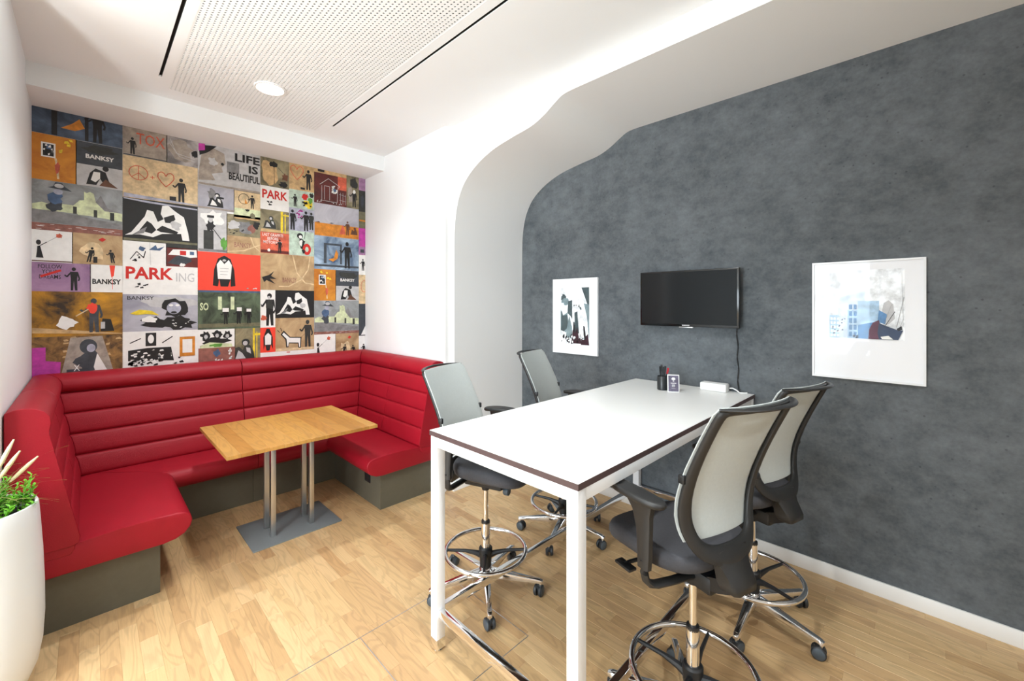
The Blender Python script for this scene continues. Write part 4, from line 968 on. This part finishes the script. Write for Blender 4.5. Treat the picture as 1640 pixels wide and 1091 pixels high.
# ================================================================== ON THE BAR TABLE
cup = empty('pen_cup', (2.955, 1.385, 1.08), 0, 'black cylindrical pen cup on the bar table holding pens', 'pen holder')
bm = bmesh.new(); lathe(bm, [(0, .0005), (.037, .0005), (.039, .003), (.039, .098), (.0375, .1), (.036, .098), (.036, .006), (0, .005)], 28)
obj('cup_body', bm, mat('cup_black', srgb(38, 42, 44), .3), cup)
penbody = mat('pen_black', srgb(24, 25, 28), .35); penred = mat('pen_red', srgb(200, 30, 48), .35)
for k, (dx, dy, lx, ly, h, red) in enumerate(((-.015, .012, -.02, .0, .165, 0), (.008, .016, .012, .008, .172, 0), (.016, -.010, .024, -.02, .150, 1), (-.006, -.014, -.004, -.014, .168, 0), (.0, .0, .006, -.004, .16, 0))):
    r = empty('pen', (2.955+dx*.6, 1.385+dy*.6, 1.087), 0, 'slim black pen standing in the black pen cup' if not red else 'pen with a red clip leaning right in the black pen cup', 'pen', 'pens in the black cup')
    d = Vector((lx, ly, 0)); bm = bmesh.new()
    tube(bm, [(0, 0, 0), tuple(d*.85+Vector((0, 0, h*.85)))], .0048, 8); obj('barrel', bm, penbody, r)
    bm = bmesh.new(); tube(bm, [tuple(d*.72+Vector((0, 0, h*.72))), tuple(d+Vector((0, 0, h)))], .0066 if not red else .0075, 8)
    tube(bm, [tuple(d*.74+Vector((-.007, 0, h*.74))), tuple(d+Vector((-.007, 0, h*.97)))], .002, 6)
    obj('cap', bm, penred if red else penbody, r)
card = empty('table_sign', (2.925, 1.292, 1.08), R_(45-12), 'small white framed card with a wireless symbol next to the pen cup', 'sign')
bm = mbox(-.006, -.040, .0, .006, .040, .122, bev=.0015)
for v in bm.verts: v.co.x += (v.co.z)*.10
obj('acrylic_stand', bm, trim_white, card)
t_ = Tile(lambda x, y, d: (-.0072-d+(.006+y*.11)*.10, .034-x*.068, .006+y*.11), .068, .11, .0002)
MC['a'] = (104, 98, 118)
t_.poly('a', [(0, 0), (1, 0), (1, 1), (0, 1)], False)
t_.draw([('P', 'w', [(.28, .78), (.4, .88), (.6, .88), (.72, .78), (.6, .72), (.4, .72)]), ('E', 'w', .5, .66, .07, .04), ('B', 'w', .22, .5, .78, .54), ('B', 'l', .34, .28, .64, .44), ('B', 'a', .38, .33, .6, .36), ('B', 'l', .3, .17, .7, .19)])
t_.build('card_face', card, 'dark violet card')
bx = empty('power_box', (3.185, 1.105, 1.08), 0, 'white plastic power box on the bar table against the grey wall', 'power box')
obj('housing', mbox(-.04, -.09, .0, .04, .09, .058, bev=.010), trim_white, bx)
bm = bmesh.new()
for k in range(3): lathe(bm, [(0, .0585), (.019, .0585), (.019, .0592), (.017, .0592), (.016, .0586), (0, .0586)], 18, (0, -.055+.055*k, 0))
obj('socket_outlet', bm, white_metal, bx)
bm = bmesh.new(); tube(bm, [(3.19, 1.005, 1.11), (3.195, .985, 1.112), (3.20, .962, 1.10), (3.205, .945, 1.0845)], .0045, 8)
tube(bm, [(3.205, .945, 1.0845), (3.215, .925, 1.0845), (3.235, .905, 1.0845)], .0045, 8)
tag(obj('white_cord', bm, trim_white), 'short white cord coming out of the power box end', 'cable')

# ================================================================== PLANTER
pc = (-.345, 2.86)
pl = empty('planter', (pc[0], pc[1], 0), 0, 'tall rounded white planter at the left edge beside the red bench', 'planter')
bm = bmesh.new()
lathe(bm, [(0, .0), (.10, .0), (.135, .012), (.165, .045), (.190, .11), (.204, .20), (.210, .32), (.209, .45), (.204, .6), (.196, .74), (.191, .815), (.188, .822), (.180, .822), (.176, .812), (.176, .74), (0, .74)], 56)
obj('pot', bm, mat('pot_white', srgb(226, 230, 232), .3), pl)
bm = bmesh.new(); lathe(bm, [(0, .775), (.1, .772), (.174, .768)], 32)
obj('soil', bm, mat('soil', srgb(38, 34, 30), .95, noise=.4, nscale=60, bump=1, bscale=90), pl)
bm = bmesh.new(); lathe(bm, [(.1765, .79), (.1725, .79), (.1725, .817), (.1765, .817)], 40)
obj('liner', bm, black_dk, pl, 'dark plastic liner')
leafg = mat('leaf_green', srgb(112, 186, 44), .5, noise=.25, nscale=30); grassg = mat('grass_green', srgb(150, 150, 84), .5, noise=.3, nscale=20); catk = mat('catkin', srgb(226, 216, 176), .8, noise=.1, nscale=50)
rg = random.Random(11)
plant = empty('leafy_plant', (pc[0], pc[1], .77), 0, 'low bright green leafy plant filling the white planter', 'plant')
for s in range(70):
    a = rg.uniform(0, 2*PI); rad = .155*math.sqrt(rg.random()); bx_, by_ = rad*math.cos(a), rad*math.sin(a)
    h = rg.uniform(.06, .155); ox, oy = math.cos(a)*rg.uniform(0, .05), math.sin(a)*rg.uniform(0, .05)
    bm = bmesh.new(); tube(bm, [(bx_, by_, 0), (bx_+ox*.4, by_+oy*.4, h*.55), (bx_+ox, by_+oy, h)], .0018, 5)
    for q in range(20):
        f = .25+.75*q/20; px, py, pz = bx_+ox*f, by_+oy*f, h*f; ang = q*2.4+rg.random(); ln = .026*(1.25-.5*f); tilt = rg.uniform(.2, .9)
        dx, dy = math.cos(ang), math.sin(ang); wv = .0055
        tip = (px+dx*ln, py+dy*ln, pz+ln*tilt); m1 = (px+dx*ln*.5-dy*wv, py+dy*ln*.5+dx*wv, pz+ln*tilt*.6); m2 = (px+dx*ln*.5+dy*wv, py+dy*ln*.5-dx*wv, pz+ln*tilt*.6)
        vv = [bm.verts.new(p) for p in ((px, py, pz), m2, tip, m1)]; bm.faces.new(vv)
    obj('stem', bm, leafg, plant, fin=False)
gr = empty('ornamental_grass', (pc[0], pc[1], .77), 0, 'tall grass with pale fuzzy spikes rising from the white planter', 'plant')
def blade(bm, p0, dirx, diry, h, reach, droop, wv=.0035, n=9):
    prev = None
    for k in range(n+1):
        t = k/n; x = p0[0]+dirx*reach*t**1.5; y = p0[1]+diry*reach*t**1.5; z = p0[2]+h*(t*1.6-droop*t*t)
        ww = wv*(1-t**2)+.0004
        a = bm.verts.new((x-diry*ww, y+dirx*ww, z)); b = bm.verts.new((x+diry*ww, y-dirx*ww, z+.001))
        if prev: bm.faces.new((prev[0], prev[1], b, a))
        prev = (a, b)
for s in range(46):
    a = rg.uniform(0, 2*PI); bm = bmesh.new()
    blade(bm, (rg.uniform(-.05, .05), rg.uniform(-.05, .05), 0), math.cos(a), math.sin(a), rg.uniform(.2, .36), rg.uniform(.1, .30), rg.uniform(.7, 1.2))
    obj('blade', bm, grassg, gr, fin=False)
for (a, h, reach, dr) in ((-.5, .17, .27, 1.25), (-.2, .15, .24, 1.3), (.15, .19, .26, 1.1), (-.8, .2, .2, 1.2), (.4, .21, .22, 1.1), (-.35, .26, .22, .9), (0, .12, .2, 1.4), (-.65, .28, .16, .8)):
    bm = bmesh.new(); blade(bm, (.02, -.03, 0), math.cos(a), math.sin(a), h*1.15, reach, dr, .0045, 14); obj('blade', bm, grassg, gr, fin=False)
for (a, h, reach) in ((.3, .33, .10), (-.5, .30, .14), (.9, .36, .08), (-1.3, .33, .10), (2.2, .38, .1), (3.4, .35, .12), (-.1, .25, .17), (4.6, .36, .1)):
    bm = bmesh.new(); P = [(.02*math.cos(a)+reach*math.cos(a)*t**1.4, .02*math.sin(a)+reach*math.sin(a)*t**1.4, h*t) for t in (0, .25, .5, .65)]
    tube(bm, P, .0016, 5); o_ = obj('stalk', bm, grassg, gr)
    bm = bmesh.new(); P = [(.02*math.cos(a)+reach*math.cos(a)*t**1.4, .02*math.sin(a)+reach*math.sin(a)*t**1.4, h*t) for t in (.63, .7, .8, .9, 1.0)]
    tube(bm, P, [.004, .0075, .0085, .007, .003], 9); obj('flower_spike', bm, catk, o_)
